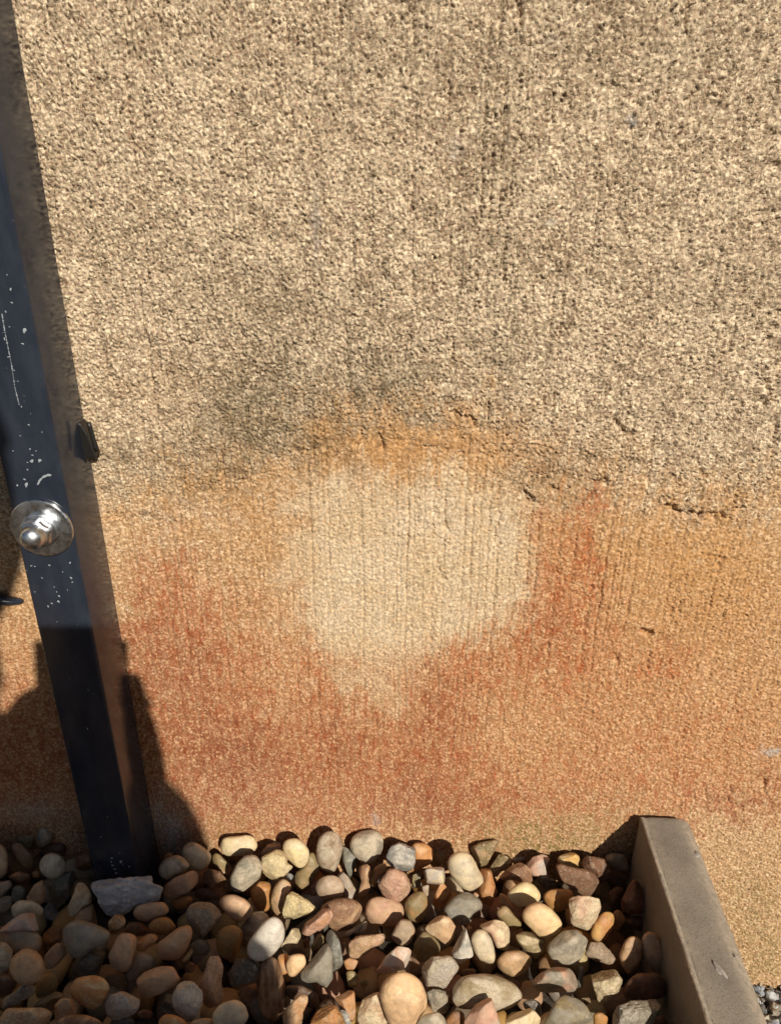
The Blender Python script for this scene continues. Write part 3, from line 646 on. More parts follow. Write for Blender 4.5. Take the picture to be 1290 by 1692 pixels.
# place on an enlarged tile (6 to 1) | outline | colour | second colour | s smooth a angular r rough p speckled v veined | how high in the heap | label
PEBBLES = """
A|e-10,500,90,170,0|peach|tan|s|2|warm tan pebble cut off by the photo's edge, close to the wall
A|90,280 230,215 370,230 360,390 300,400 240,340 110,290|olive|brown|a|1|olive triangular stone touching the shaded wall, just behind a leaf-shaped stone
A|370,270 400,170 450,150 510,190 515,290 430,360 380,350|mauve|grey|s|2|upright pale mauve pebble standing against the shaded wall
A|110,330 200,320 330,430 330,560 290,600 200,510 150,430|brown|olive|s|2|slim leaf-shaped brown pebble lying aslant in the shade near the wall
A|390,440 470,330 590,300 650,350 640,440 420,480|dkbrown|brown|s|0|dark brown pebble behind the round grey one in the shade by the wall
A|e525,545,122,122,0|beige|grey|s|3|round grey-beige pebble like a ball, in the shade near the post's foot
A|750,500 780,440 890,430 920,560 850,590 760,570|redbrown|brown|s|1|small reddish-brown pebble tucked against the post's foot
A|70,660 190,600 330,640 310,690 180,710|brown|orange|s|1|flat rusty brown pebble low in the shade beneath the leaf-shaped one
A|320,620 360,590 400,610 390,660 330,665|orange|brown|s|1|tiny orange pebble between the flat rusty one and the round grey ball
A|470,690 620,620 740,600 760,660 680,870 570,970 510,890|greygreen|dkgrey|a|2|dark grey-green slab of stone pointing down below the round grey ball
A|440,670 460,740 440,900 400,925 280,900 270,860 340,740|tan|brown|a|2|tan stone with a pointed top beside the grey-green slab
A|130,770 190,735 260,780 250,860 180,910 120,880|greygreen|dkgrey|s|1|small dull green-grey pebble above the cream bar-shaped one in the shade
A|0,710 110,690 140,730 0,860 -60,860 -60,760|mauve|tan|s|1|pale mauve-brown pebble at the photo's edge below the warm tan one
A|-40,900 60,840 125,850 120,930 60,1000 -40,1000|mauve|grey|s|0|dim grey-mauve pebble at the photo's edge beside the cream bar-shaped one
A|110,960 200,890 330,895 420,960 420,1020 390,1040 250,1020 130,1070|cream|beige|s|3|pale cream bar-shaped pebble with rounded ends resting over the pink stone
A|430,990 490,910 560,960 590,1050 540,1120 430,1110|bluegrey|dkgrey|a|1|dark blue-grey stone between the cream bar and the tan triangle
A|770,710 850,705 890,800 930,900 820,950 730,1050 690,1040 700,980 670,970 740,820|cream|tan|a|3|cream-edged tan triangle of stone next to the cement lump
A|790,990 930,920 960,1000 990,1110 900,1200 740,1090|tan|olive|a|1|dull tan stone leaning on the cement lump below the tan triangle
A|590,1010 690,990 720,1060 680,1120 590,1110|olive|dkbrown|s|0|little dark olive pebble under the tip of the tan triangle
B|0,190 130,80 230,20 360,20 385,90 370,190 180,190 30,240|pink|lilac|a|3|pink wedge-shaped stone under the cream bar in the shade
B|60,250 140,200 300,190 390,230 412,310 390,390 230,420 110,400|tan|beige|s|2|broad tan pebble just below the pink wedge
B|-60,300 60,290 130,380 90,560 20,620 -60,600|cream|white|r|2|whitish rough stone at the photo's edge below the pink wedge
B|e270,550,162,172,0|tan|salmon|s|4|round orange-tan pebble lying on the broad tan one in the shade
B|420,330 430,230 520,150 600,140 610,280 540,340 470,360|brown|orange|s|0|deep brown pebble low between the pink wedge and the big smooth grey one
B|450,440 590,290 640,310 660,440 600,530 440,580|salmon|mauve|a|2|slanting pinkish stone with a groove beside the round orange-tan one
B|640,180 720,100 850,95 980,130 1080,200 1095,250 1040,310 900,370 820,450 740,465 690,410 640,290|grey|bluegrey|s|4|largest smooth pale grey pebble, rounded triangle below the cement lump
B|720,600 800,480 950,340 1060,340 1060,440 1000,640 900,650 760,660|greygreen|dkgrey|a|3|dark grey pointed stone leaning under the big smooth grey one
B|700,770 760,670 950,640 1040,680 1080,760 1020,890 930,970 850,940 720,850|orange|pyellow|s|4|orange rounded triangle with a yellow lower tip in the shade
B|380,690 470,590 560,620 580,720 540,800 370,870 360,780|olive|ochre|s|1|olive rounded pebble below the round orange-tan one
B|0,890 150,800 230,720 310,705 350,750 330,830 230,880 190,940 50,950 0,1040|mauve|grey|r|3|long grey-brown stone slanting in from the photo's edge near the bottom
B|330,950 400,880 570,790 640,830 560,920 550,990 400,980|olive|brown|a|1|flat olive-brown stone above the pale slab in the bottom corner
B|550,930 650,830 720,870 790,980 790,1040 600,1080 550,1080|tan|orange|a|3|orange-tan five-sided stone with a peaked top near the bottom edge
B|20,1060 80,965 440,960 530,1020 510,1080 420,1160 0,1160|tan|cream|r|4|pale flat slab in the bottom corner, in shade
B|560,1100 700,1030 850,1030 1000,1090 1040,1180 560,1180|brown|tan|s|4|brownish dome at the bottom edge below the orange triangle
B|1040,660 1180,610 1280,650 1250,790 1120,820 1070,740|brown|olive|s|1|plain brown pebble between the orange triangle and the kidney-shaped one
B|1050,920 1100,840 1240,790 1340,800 1380,870 1370,960 1290,1040 1180,1080 1090,1060|lilac|beige|r|3|pinkish white rounded stone at the shaded bottom, right of the orange triangle
B|1080,440 1150,300 1190,230 1290,225 1370,270 1320,420 1290,560 1200,610 1110,530|salmon|mauve|s|3|pinkish brown kidney-shaped pebble right of the big smooth grey one
B|1080,110 1170,10 1240,10 1240,120 1200,210 1140,240 1090,190|ochre|cream|r|4|glinting yellow-brown chip standing in front of the cement lump
B|-20,640 120,620 170,720 100,830 -20,860|dkbrown|brown|s|1|dark brown pebble at the photo's edge under the round orange-tan one
B|1100,1080 1280,1040 1340,1090 1280,1180 1100,1180|dkgrey|greygreen|s|1|dark greenish pebble half under the pinkish white one at the bottom edge
C|610,410 640,340 720,310 790,350 890,430 880,510 810,580 700,590 620,500|cream|beige|s|3|cream bean-shaped pebble in the shade by the wall, right of the post
C|375,580 430,490 540,440 640,470 680,540 640,600 540,640 470,690 400,650|beige|greygreen|s|4|greenish beige pebble right of the post, in front of the cream bean
C|420,440 470,410 520,430 480,470 420,490|tan|ochre|s|1|little tan pebble behind the greenish beige one near the post
C|440,740 540,660 700,600 800,600 770,700 660,810 500,860 400,820|salmon|mauve|a|3|pink-brown flat wedge between the cement lump and the shaded gap
C|900,450 960,415 1010,470 1090,540 1080,620 1000,650 930,560|olive|pink|s|1|olive pebble with a pink top under the pale loaf-shaped stone
C|800,600 870,580 980,600 1040,680 1010,760 900,760 820,690|brown|orange|r|2|rusty mottled brown stone in shade below the cream bean
C|740,790 860,760 990,830 960,890 830,880 730,850|dkbrown|brown|s|0|flat dark brown pebble behind the shaded rough grey stone
C|480,890 600,850 700,850 710,890 640,960 550,970|ochre|orange|s|1|yellow-brown pebble just right of the cement lump's lower corner
C|120,1000 180,940 320,910 460,915 490,950 450,1020 340,1060 240,1095 150,1060|mauve|tan|s|4|long smooth mauve-tan pebble lying against the front of the cement lump
C|650,1040 700,900 760,880 900,920 1000,1020 1020,1080 980,1150 900,1210 800,1265 720,1200 660,1120|grey|mauve|r|4|rough grey mottled stone with pale veins, in the shade
C|970,920 1020,850 1120,835 1230,880 1300,960 1290,1030 1220,1080 1150,1100 1040,1000|salmon|beige|s|3|smooth pinkish tan pebble right of the rough grey mottled stone
C|985,330 1010,270 1140,255 1280,245 1340,310 1345,390 1250,410 1180,440 1050,440 1000,400|cream|pyellow|s|3|pale loaf-shaped pebble against the wall where shadow meets sun
C|1170,430 1210,380 1280,385 1330,410 1270,430 1220,450|lilac|white|s|2|small lilac-white pebble wedged under the pale loaf
D|30,190 80,110 190,110 270,170 250,230 150,240 40,210|brown|orange|s|1|rusty brown pebble beneath the long mauve-tan one in the shade
D|275,170 320,90 430,50 520,100 560,150 440,230 310,220|ochre|pyellow|s|3|glossy yellow-ochre pebble with a small glint, in the shade
D|120,390 200,270 260,225 380,230 340,310 240,380 180,420|tan|orange|a|3|small orange-tan chip below the glossy ochre pebble
D|330,350 450,260 570,170 650,130 700,170 700,230 650,370 560,470 420,475 350,420|tan|salmon|s|4|large tan pebble tapering to a top corner, in the shade
D|690,330 750,280 850,290 890,360 840,440 760,450 700,410|grey|greygreen|s|1|plain grey pebble low between the rough grey stone and the pink finger-shaped one
D|600,480 700,360 720,380 690,450 640,510|pyellow|ochre|a|2|thin yellowish sliver beside the tapering tan pebble
D|630,560 680,500 740,520 720,600 650,610|brown|orange|s|1|small rust-brown pebble in the gap under the yellowish sliver
D|760,540 850,440 910,430 880,540 800,600|olive|dkbrown|s|0|dark olive pebble behind the pink finger-shaped stone
D|60,560 110,430 250,420 350,470 330,560 180,640 150,720 70,690|mauve|grey|s|2|dull grey-mauve pebble behind the tan four-sided slab
D|165,670 230,600 400,550 510,555 580,680 500,750 390,810 220,870 180,780|salmon|tan|a|4|flat pinkish tan slab with sharp corners, in the shade
D|520,850 570,740 640,690 710,710 800,800 805,880 760,1000 690,1085 590,1040 530,960|white|lilac|r|4|lilac-white pitted stone in the shade near the bottom
D|870,470 970,455 1010,570 990,700 1010,830 980,920 880,940 810,900 780,720 840,600|salmon|pink|r|4|upright pink finger-shaped stone in the shade
D|950,230 1010,170 1100,140 1190,180 1200,290 1140,450 1060,480 960,400|ochre|olive|s|2|olive-brown pebble right of the rough grey stone in shade
D|1050,560 1120,490 1230,470 1320,500 1365,560 1330,650 1230,740 1160,770 1090,650|dkgrey|greygreen|r|3|dark grey-green knobbly stone at the edge of the shadow
D|920,1010 1000,920 1130,880 1220,930 1260,1050 1200,1130 920,1130|beige|cream|s|4|beige dome at the bottom edge beside the brown two-faced rock
D|380,1080 450,1020 560,1040 650,1100 640,1180 380,1180|orange|pyellow|s|3|orange pebble cut by the bottom edge below the lilac-white stone
D|690,1100 800,1060 910,1065 940,1120 900,1180 690,1180|tan|ochre|s|3|tan pebble cut by the bottom edge between the orange one and the beige dome
D|160,1010 230,970 330,1000 290,1060 200,1060|redbrown|brown|s|0|little red-brown pebble deep in a shaded gap near the bottom
D|390,960 450,830 520,800 520,930 560,1020 420,1010|greygreen|dkgrey|a|0|dark grey stone half hidden behind the lilac-white one
E|-110,660 -40,520 30,450 140,435 200,500 170,660 100,720 0,800 -90,790|beige|greygreen|p|4|large greenish beige pebble half lit, below the pale loaf
E|170,420 260,330 370,290 380,350 400,430 220,440|mauve|brown|a|2|grey-brown stone in shadow behind the bright broken chunk
E|200,460 280,420 370,370 430,440 440,520 500,550 420,630 300,710 215,680 205,560|pyellow|cream|r|4|bright cream-yellow broken chunk with a jagged face
E|405,350 440,290 540,275 610,320 660,400 650,490 590,570 530,540 430,440|pyellow|cream|s|4|smooth pale yellow egg-shaped pebble near the wall
E|660,360 720,430 770,560 720,650 590,790 540,770 530,620 600,560 660,480|olive|tan|s|3|olive-tan pebble curving under the pale yellow egg
E|740,380 770,270 850,205 930,225 1000,310 990,430 960,550 890,605 800,570 750,480|beige|brown|p|4|upright oval speckled beige pebble against the wall
E|1070,340 1110,250 1200,200 1290,195 1370,230 1405,310 1380,420 1310,490 1240,525 1180,490 1100,420|beige|grey|p|4|round speckled grey-beige pebble against the wall
E|980,370 1010,355 1140,440 1160,490 1110,580 1085,680 1040,600 1000,500|greygreen|bluegrey|a|2|grey-green wedge pointing down between the two speckled pebbles
E|85,770 130,710 280,705 285,860 260,990 170,985 105,900|orange|ochre|s|3|golden brown barrel-shaped pebble in front of the greenish beige one
E|290,870 320,760 400,670 490,740 440,850 400,1000 390,1080 300,960|tan|olive|s|2|tan pebble leaning behind the yellowish quartz stone
E|410,1000 440,860 510,780 640,880 735,970 640,1040 500,1085 420,1060|pyellow|olive|r|4|yellowish five-sided quartz stone beside the golden brown barrel
E|e872,762,135,118,0|mauve|salmon|s|4|round mauve-tan pebble below the upright oval speckled one
E|900,610 960,580 1050,650 1130,790 1130,880 1030,880 1005,760 930,640|mauve|lilac|a|3|purplish grey stone curving round the round mauve pebble
E|1150,560 1250,530 1280,570 1250,700 1270,760 1170,910 1150,850 1180,700|brown|tan|s|2|slim brown pebble below the round speckled grey-beige one
E|600,800 700,670 760,690 740,830 700,910 640,860|redbrown|pink|a|1|reddish stone in shade left of the round mauve pebble
E|780,950 930,880 1050,870 1160,920 1185,990 1160,1080 1080,1150 970,1195 880,1150 800,1050|brown|tan|p|3|large plain brown oval pebble below the round mauve one
E|430,640 480,620 520,650 480,700|bluegrey|dkgrey|a|1|tiny blue-grey chip below the bright broken chunk
F|570,200 640,100 720,50 800,-40 870,-30 900,40 850,130 780,180 660,240|pink|orange|r|5|broken pink-orange stone lying over the large brown oval
F|0,150 100,20 200,10 270,50 260,150 120,340 30,340 -20,260|beige|brown|s|2|dull beige pebble behind the white one at the shadow's edge
F|-50,830 0,770 150,715 200,800 190,1040 80,1030 20,930|brown|dkbrown|a|2|dark brown slab side by side with the striped brown rock
F|150,700 210,500 300,440 360,520 420,740 395,1020 330,1085 230,1060 170,900|brown|tan|v|3|tall striped brown rock at the shadow's edge near the bottom
F|55,380 90,280 210,120 320,50 380,90 415,190 400,300 330,390 250,460 150,490 80,450|white|lilac|s|5|bright white pebble, half in the shadow
F|330,400 420,300 540,100 560,190 580,240 540,320 450,390|cream|olive|r|3|cream rough sliver fanning out right of the bright white pebble
F|440,520 480,440 570,425 650,450 610,560 500,665 455,610|peach|orange|s|4|small smooth peach-orange pebble left of the grey triangle
F|350,440 440,415 470,440 440,560 500,660 420,720 380,600|orange|tan|s|2|orange-tan pebble behind the small peach-orange one
F|540,670 830,310 890,420 890,620 890,760 850,780 740,690 600,710|grey|bluegrey|a|4|large grey triangle of stone with a sharp top
F|820,190 900,200 960,290 990,440 1000,570 900,630 880,400 820,290|greygreen|bluegrey|r|3|greenish grey stone leaning behind the large grey triangle
F|680,380 740,240 800,200 830,290 720,400 670,430|olive|tan|a|2|olive-tan wedge behind the sharp top of the grey triangle
F|960,270 1040,200 1140,140 1240,95 1250,150 1220,205 1060,215 990,300|beige|greygreen|a|2|pale green-grey sliver under the large brown oval
F|1000,430 1080,300 1150,250 1300,235 1440,220 1480,270 1380,310 1260,400 1180,455 1090,460|tan|pink|r|4|long rough tan-pink rock in the sun, centre of the bed
F|1000,500 1060,460 1150,490 1110,570 1050,590|salmon|orange|s|2|small salmon pebble just below the long rough rock
F|1030,600 1100,590 1150,640 1140,740 1060,760|olive|pyellow|s|1|olive-yellow pebble below the small salmon one
F|430,740 600,740 720,800 770,890 700,960 560,900 430,830|dkbrown|brown|s|1|dark brown pebble in shadow below the grey triangle
F|410,990 490,920 600,830 650,850 640,920 600,1000 590,1180 410,1180|tan|orange|r|4|orange-tan crystalline stone standing at the bottom edge
F|690,1110 740,960 850,920 930,950 990,1050 1010,1180 690,1180|orange|ochre|r|4|rough orange-brown nugget at the bottom edge
F|910,860 1060,780 1110,800 1120,950 1130,1080 1090,1100 1000,980|salmon|orange|a|3|orange-red wedge beside the cream freckled oval near the bottom
F|960,960 1030,950 1080,1100 1060,1180 1000,1060|bluegrey|white|a|3|thin blue-grey sliver beside the rough orange-brown nugget
F|1160,980 1200,880 1310,780 1370,830 1400,930 1440,1020 1420,1130 1190,1130 1150,1080|cream|salmon|r|4|cream freckled oval left of the biggest tan cobble
F|1160,700 1240,660 1250,720 1190,780|olive|pyellow|s|1|tiny olive pebble in the gap above the cream freckled oval
F|600,300 660,250 670,330 620,380|redbrown|orange|s|0|tiny red-brown pebble in the gap under the broken pink-orange stone
G|230,430 290,350 390,310 490,300 510,380 510,500 480,580 400,600 300,560 240,500|bluegrey|white|r|4|blue-grey pebble with white crystal patches near the wall
G|480,330 600,320 670,370 690,430 660,520 560,590 440,630 400,610 490,560 500,450|orange|peach|s|3|smooth orange pebble pressed against the blue-grey crystal one
G|690,380 760,370 810,420 780,530 690,530|olive|ochre|s|1|olive pebble in the gap right of the smooth orange one
G|910,330 960,305 1030,320 1060,400 960,420|tan|orange|s|2|small orange-tan pebble behind the cream kidney
G|1050,380 1150,320 1300,290 1350,310 1320,430 1270,520 1140,545 1090,470|olive|tan|r|3|olive rough stone against the wall, right of the cream kidney
G|845,520 880,440 970,410 1050,430 1100,510 1140,600 1190,670 1160,750 1080,790 1000,770 920,690 860,600|cream|beige|s|5|cream kidney-shaped pebble with a dark crease
G|1160,560 1250,545 1290,700 1335,840 1270,1005 1210,950 1150,800|orange|redbrown|a|3|tall orange-brown shard right of the cream kidney
G|590,610 640,570 780,550 840,640 790,720 640,735 600,690|lilac|pyellow|a|4|pinkish cream angular chunk between the orange pebble and the cream kidney
G|155,740 250,580 320,580 400,620 490,690 440,820 370,910 260,870 195,860 180,800|pink|salmon|r|5|pinkest rough stone, broken faces, below the blue-grey crystal one
G|60,680 110,570 190,520 250,550 190,620 130,690 120,800 70,740|olive|orange|s|2|olive-orange curved pebble behind the pinkest rough stone
G|25,1000 60,890 150,855 270,880 370,920 395,1010 340,1120 200,1141 70,1110|salmon|pink|p|4|salmon-pink oval pebble directly below the pinkest rough stone
G|490,640 550,610 580,740 480,780|greygreen|olive|a|1|small grey-olive stone between the pinkest stone and the angular chunk
G|415,920 470,840 560,800 620,830 630,940 600,1040 560,1090 520,1120 440,1050|olive|orange|s|3|grey-topped pebble with an orange underside beside the salmon oval
G|580,750 650,730 640,850 600,830|mauve|lilac|s|2|small mauve chip under the pinkish cream angular chunk
G|690,900 720,730 790,720 880,830 760,980 670,970|orange|brown|a|3|orange-brown wedge below the cream kidney's left end
G|800,980 900,860 1020,800 1120,860 1190,950 1080,1020 1070,1090 960,1130 830,1040|grey|bluegrey|p|3|large blue-grey blocky stone under the cream kidney
G|1080,800 1160,830 1210,930 1140,940|tan|orange|s|2|orange-tan pebble showing above the large blue-grey block
H|330,150 390,70 450,80 510,180 470,300 420,335 340,320 280,250|mauve|tan|s|3|brownish mauve pebble at the end of the long rough rock
H|570,110 640,60 780,45 850,60 905,150 880,270 830,340 760,280 640,200|tan|cream|a|5|tan wedge with a ridge, above the olive round pebble
H|510,300 590,190 680,240 760,340 740,430 640,480 550,500 510,420|olive|dkbrown|s|2|dark olive round pebble shaded by the ridged tan wedge
H|855,420 930,280 1005,150 1050,290 1095,440 940,515|white|bluegrey|a|5|sharp white triangle of stone
H|80,680 230,450 340,350 450,370 500,400 495,500 440,560 280,600 170,640 90,710|white|pink|a|4|pinkish white wedge narrowing to a point, above the biggest cobble
H|540,650 600,530 680,455 860,450 940,560 870,660 810,755 720,730 590,740|beige|lilac|r|5|beige-grey chunk touching the biggest tan cobble
H|175,790 230,680 370,615 490,640 560,710 610,830 620,960 530,1060 490,1180 300,1180 250,1060 190,900|peach|tan|s|6|biggest tan cobble, nearly round, at the bottom centre
H|630,810 740,750 810,760 845,940 790,1040 690,980|grey|beige|r|3|small grey knobbly stone under the beige-grey chunk
H|530,1120 600,1030 740,1000 800,1060 830,1180 530,1180|grey|beige|s|4|grey pebble cut by the bottom edge right of the biggest cobble
H|1070,270 1120,190 1200,190 1260,270 1290,360 1300,500 1240,520 1170,490 1110,400|cream|beige|s|5|cream oval pebble right of the sharp white triangle
J|-50,150 10,80 70,60 170,80 290,220 290,270 250,395 120,350 60,220|cream|pink|a|4|cream stone with one flat cut side above the cream oval
H|860,880 900,740 1000,650 1200,630 1320,650 1460,710 1560,810 1560,890 1420,950 1290,1000 1100,960 900,940|beige|olive|p|4|largest olive-beige speckled oval, lying flat near the bottom
H|1005,1080 1100,950 1240,825 1290,930 1350,1116 1360,1180 1000,1180|pink|beige|a|5|pinkish beige pyramid at the bottom edge on the speckled oval
H|820,1080 890,990 1010,990 1000,1090 960,1180 830,1150|brown|orange|s|2|rusty brown pebble at the bottom edge left of the pyramid
H|970,600 1010,570 1110,570 1110,630 990,640|brown|orange|s|0|small rust-brown pebble in shade behind the largest speckled oval
I|290,470 400,440 390,480 330,510 270,490|lilac|grey|s|1|flat lilac pebble against the mossy wall foot
I|410,540 480,460 580,430 650,460 600,560 615,640 480,640 440,590|lilac|pink|a|3|pinkish grey angular stone at the mossy wall foot
I|160,640 250,550 350,500 460,590 470,700 430,720 300,680 170,680|brown|salmon|a|3|brown sloping stone behind the bright cream block
I|715,470 850,390 930,450 970,570 880,570 790,540 720,500|gold|cream|a|3|golden yellow stone at the wall foot above the red-brown rock
I|715,520 880,570 1000,580 1130,660 1110,790 1080,880 1020,860 880,770 780,700 735,610|brown|redbrown|r|4|large brown rock with a beaked end below the golden stone
I|970,500 1010,450 1180,480 1240,600 1230,680 1120,800 1110,640 980,570|redbrown|maroon|r|3|dark red rock behind the large beaked brown rock
I|230,820 300,750 400,700 490,740 550,830 540,890 430,930 340,955 270,890|pyellow|cream|s|5|bright pale yellow block with rounded corners above the peach oval
I|385,1020 430,950 540,910 650,970 720,1050 765,1120 740,1200 600,1270 550,1240 450,1140 390,1080|peach|pyellow|s|6|smooth peach oval pebble, brightest on the kerb's side of the bed
I|580,850 640,790 720,780 860,790 880,860 840,950 720,1000 640,960|ochre|orange|s|3|ochre pebble half in shadow beside the bright pale yellow block
I|840,880 920,850 1020,850 1130,880 1145,960 1110,1080 1060,1150 1030,1210 950,1190 870,1130 850,1000|cream|pink|r|5|pinkish cream lumpy stone below the beaked brown rock
J|1050,220 1100,100 1180,10 1270,20 1290,120 1200,270 1140,295 1075,270|orange|gold|s|4|bright orange pebble with dark streaks, next to the kerb's shadow
I|60,560 150,420 230,450 260,500 200,580 90,640|olive|tan|r|2|olive-tan stone beside the mossy wall foot, behind the brown sloping one
I|150,800 230,860 290,980 240,1000 160,920|tan|ochre|s|2|slim tan pebble left of the bright pale yellow block
J|110,20 200,-60 290,20 370,130 300,210 200,110|olive|tan|s|3|olive-tan pebble left of the peach oval
K|340,200 430,180 540,190 600,330 580,380 440,340|grey|olive|s|2|dark grey-beige pebble in the shadow at the kerb's wall end
I|480,650 600,640 760,720 740,770 600,780 500,720|dkgrey|brown|r|1|black crumbly stone below the pinkish grey angular one
J|310,240 400,150 480,200 540,250 595,290 560,450 520,480 440,420 340,310|olive|cream|a|5|two-tone stone, dark olive with a pale edge, under the peach oval
J|110,520 200,410 340,390 450,450 470,500 400,590 300,650 200,600|tan|olive|s|2|pinkish tan pebble above the largest speckled oval
J|630,400 650,320 780,200 900,190 1020,290 980,430 910,560 800,550 700,500|grey|beige|a|5|grey six-sided stone below the pinkish cream lumpy one
J|480,690 560,620 700,550 830,570 930,620 940,690 880,790 680,800 500,825|grey|pink|a|4|grey stone with a pink patch at one end
J|600,1110 640,1030 700,920 790,830 930,880 1010,960 1060,1070 1080,1180 600,1180|grey|olive|a|5|olive-grey pyramid with scratches at the bottom edge
J|380,900 480,870 550,910 560,1040 500,1050 400,960|dkgrey|white|p|3|small dark speckled stone left of the olive-grey pyramid
J|190,1110 300,1010 430,960 500,1000 560,1080 590,1180 190,1180|cream|pyellow|a|4|cream stone cut by the bottom edge, below the largest speckled oval
L|160,430 210,310 320,310 400,390 480,480 470,530 380,520 260,490|mauve|brown|r|3|mauve-brown ridged stone below the bright orange pebble
L|170,660 300,590 460,545 540,650 480,790 350,930 300,910 270,820 200,740|cream|olive|r|5|rough stone with a glittering cream band near the kerb
J|940,470 980,580 970,760 880,800 930,640|dkgrey|grey|a|2|dark grey stone behind the one with the pink patch
J|1080,1020 1150,1000 1220,1050 1200,1150 1090,1150|ochre|orange|s|2|ochre pebble at the bottom edge right of the olive-grey pyramid
J|950,860 1030,850 1060,900 1000,930|olive|dkbrown|s|1|tiny olive pebble behind the olive-grey pyramid's shoulder
J|240,660 330,660 370,740 330,780|redbrown|maroon|s|0|small red-brown pebble in the dark behind the largest speckled oval
L|500,440 560,290 640,240 710,300 710,440 660,590 580,635 530,560|tan|brown|s|3|upright tan-brown oval in the kerb's shadow, first of a pair
L|725,320 740,230 800,205 870,250 950,450 940,570 860,600 790,560 740,450|salmon|mauve|s|3|upright mauve-tan oval touching the kerb, second of a pair
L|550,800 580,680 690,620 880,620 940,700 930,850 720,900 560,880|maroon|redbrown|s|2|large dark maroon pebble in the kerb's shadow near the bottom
L|400,1050 480,950 600,900 760,880 860,870 895,930 840,1040 800,1180 420,1180|grey|white|r|4|grey and white rough chunk at the bottom edge near the kerb
K|390,570 460,510 540,540 500,650 420,690|brown|dkbrown|s|1|small brown pebble deep in the kerb's shadow beside the large dark one
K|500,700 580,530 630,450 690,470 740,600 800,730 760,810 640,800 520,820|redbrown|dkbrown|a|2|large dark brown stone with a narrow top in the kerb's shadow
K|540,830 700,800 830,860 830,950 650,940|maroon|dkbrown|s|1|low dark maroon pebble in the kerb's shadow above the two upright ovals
L|830,1060 930,1030 980,1116 960,1180 830,1180|dkbrown|brown|s|1|dark brown pebble in the bottom corner against the kerb
K|440,760 500,740 560,840 480,950 430,930|ochre|brown|s|2|orange-brown pebble in shadow touching the bright orange one
"""


def pebble_material(name, kind):
    t = NT(name)
    oc = t.n('ShaderNodeTexCoord').outputs['Object']
    rnd = t.n('ShaderNodeObjectInfo')
    add = t.n('ShaderNodeVectorMath', operation='ADD'); t.l(oc, add.inputs[0])
    sc = t.n('ShaderNodeVectorMath', operation='SCALE'); sc.inputs[0].default_value = (3.1, 5.7, 9.3); t.l(rnd.outputs['Random'], sc.inputs['Scale'])
    t.l(sc.outputs[0], add.inputs[1]); v = add.outputs[0]
    c1 = t.attr('hue', 'OBJECT').outputs['Color']; c2 = t.attr('tint', 'OBJECT').outputs['Color']
    big = t.noise(v, 46, 4, .6, 1.2); med = t.noise(v, 210, 5, .65); fin = t.noise(v, 900, 3, .7)
    col = t.mix(t.ramp(big, .44, .66, 0, .85), c1, c2)
    col = t.mix(t.ramp(med, .40, .66, 0, .45), col, t.mix(.5, col, (.02, .014, .008)))
    col = t.mix(t.ramp(med, .36, .22, 0, .30), col, (.66, .56, .42))
    st = t.n('ShaderNodeMapping'); st.inputs['Scale'].default_value = (.9, 1.1, 4.2); st.inputs['Rotation'].default_value = (.6, .9, .3); t.l(v, st.inputs[0])
    band = t.noise(st.outputs[0], 95, 5, .62, .6)
    col = t.mix(t.ramp(band, .52, .66, 0, .38), col, t.mix(.45, c2, (.05, .034, .02)))
    col = t.mix(t.ramp(band, .42, .30, 0, .28), col, (.62, .53, .40))
    pit = t.ramp(t.voro(v, 330), .16, .05); col = t.mix(t.math('MULTIPLY', pit, t.ramp(big, .45, .6, 0, .6)), col, (.05, .034, .02))
    rough = .52; bs, bd = .36, .0012
    if kind == 'p':
        col = t.mix(t.ramp(t.voro(v, 520), .30, .12, 0, .75), col, t.mix(.4, c2, (.03, .02, .012)))
        col = t.mix(t.ramp(t.noise(v, 700, 2, .5), .58, .72, 0, .32), col, (.60, .50, .37)); rough = .75; bs = .35
    if kind == 'r':
        col = t.mix(t.ramp(t.noise(v, 330, 4, .7), .52, .68, 0, .55), col, t.mix(.55, c2, (.75, .66, .52)))
        col = t.mix(t.ramp(t.voro(v, 260, 'DISTANCE_TO_EDGE'), .05, .0, 0, .45), col, (.05, .034, .02)); rough = .62; bs, bd = .8, .0022
    if kind == 'v':
        wv = t.n('ShaderNodeTexWave'); wv.inputs['Scale'].default_value = 60; wv.inputs['Distortion'].default_value = 7; wv.inputs['Detail'].default_value = 3
        t.l(v, wv.inputs['Vector']); col = t.mix(t.ramp(wv.outputs['Fac'], .55, .9, 0, .45), col, c2); rough = .55
    if kind == 'a':
        rough = .66; bs, bd = .45, .0016
        col = t.mix(t.ramp(t.noise(v, 120, 6, .75, 2.0), .56, .62, 0, .35), col, t.mix(.6, c2, (.6, .5, .38)))
    col = t.mix(t.ramp(t.noise(v, 75, 5, .7), .50, .72, 0, .22), col, (.50, .43, .33))
    spk = t.ramp(fin, .66, .76, 0, .35); col = t.mix(spk, col, (.05, .035, .02))
    t.set(Base_Color=col, Roughness=t.ramp(med, .3, .7, rough - .12, rough + .12),
          Normal=t.bump(t.math('ADD', med, t.math('MULTIPLY', fin, .5)), bs, bd))
    t.b.inputs['Specular IOR Level'].default_value = .38
    return t.m


PMAT = {k_: pebble_material('pebble_' + n_, k_) for k_, n_ in dict(s='smooth', a='angular', r='rough', p='speckled', v='veined').items()}


def icosphere(sub):
    bm = bmesh.new(); bmesh.ops.create_icosphere(bm, subdivisions=sub, radius=1)
    v = np.array([p_.co[:] for p_ in bm.verts]); f = np.array([[q.index for q in p_.verts] for p_ in bm.faces], np.int32); bm.free(); return v, f


ICO = {s_: icosphere(s_) for s_ in (3, 4, 5)}


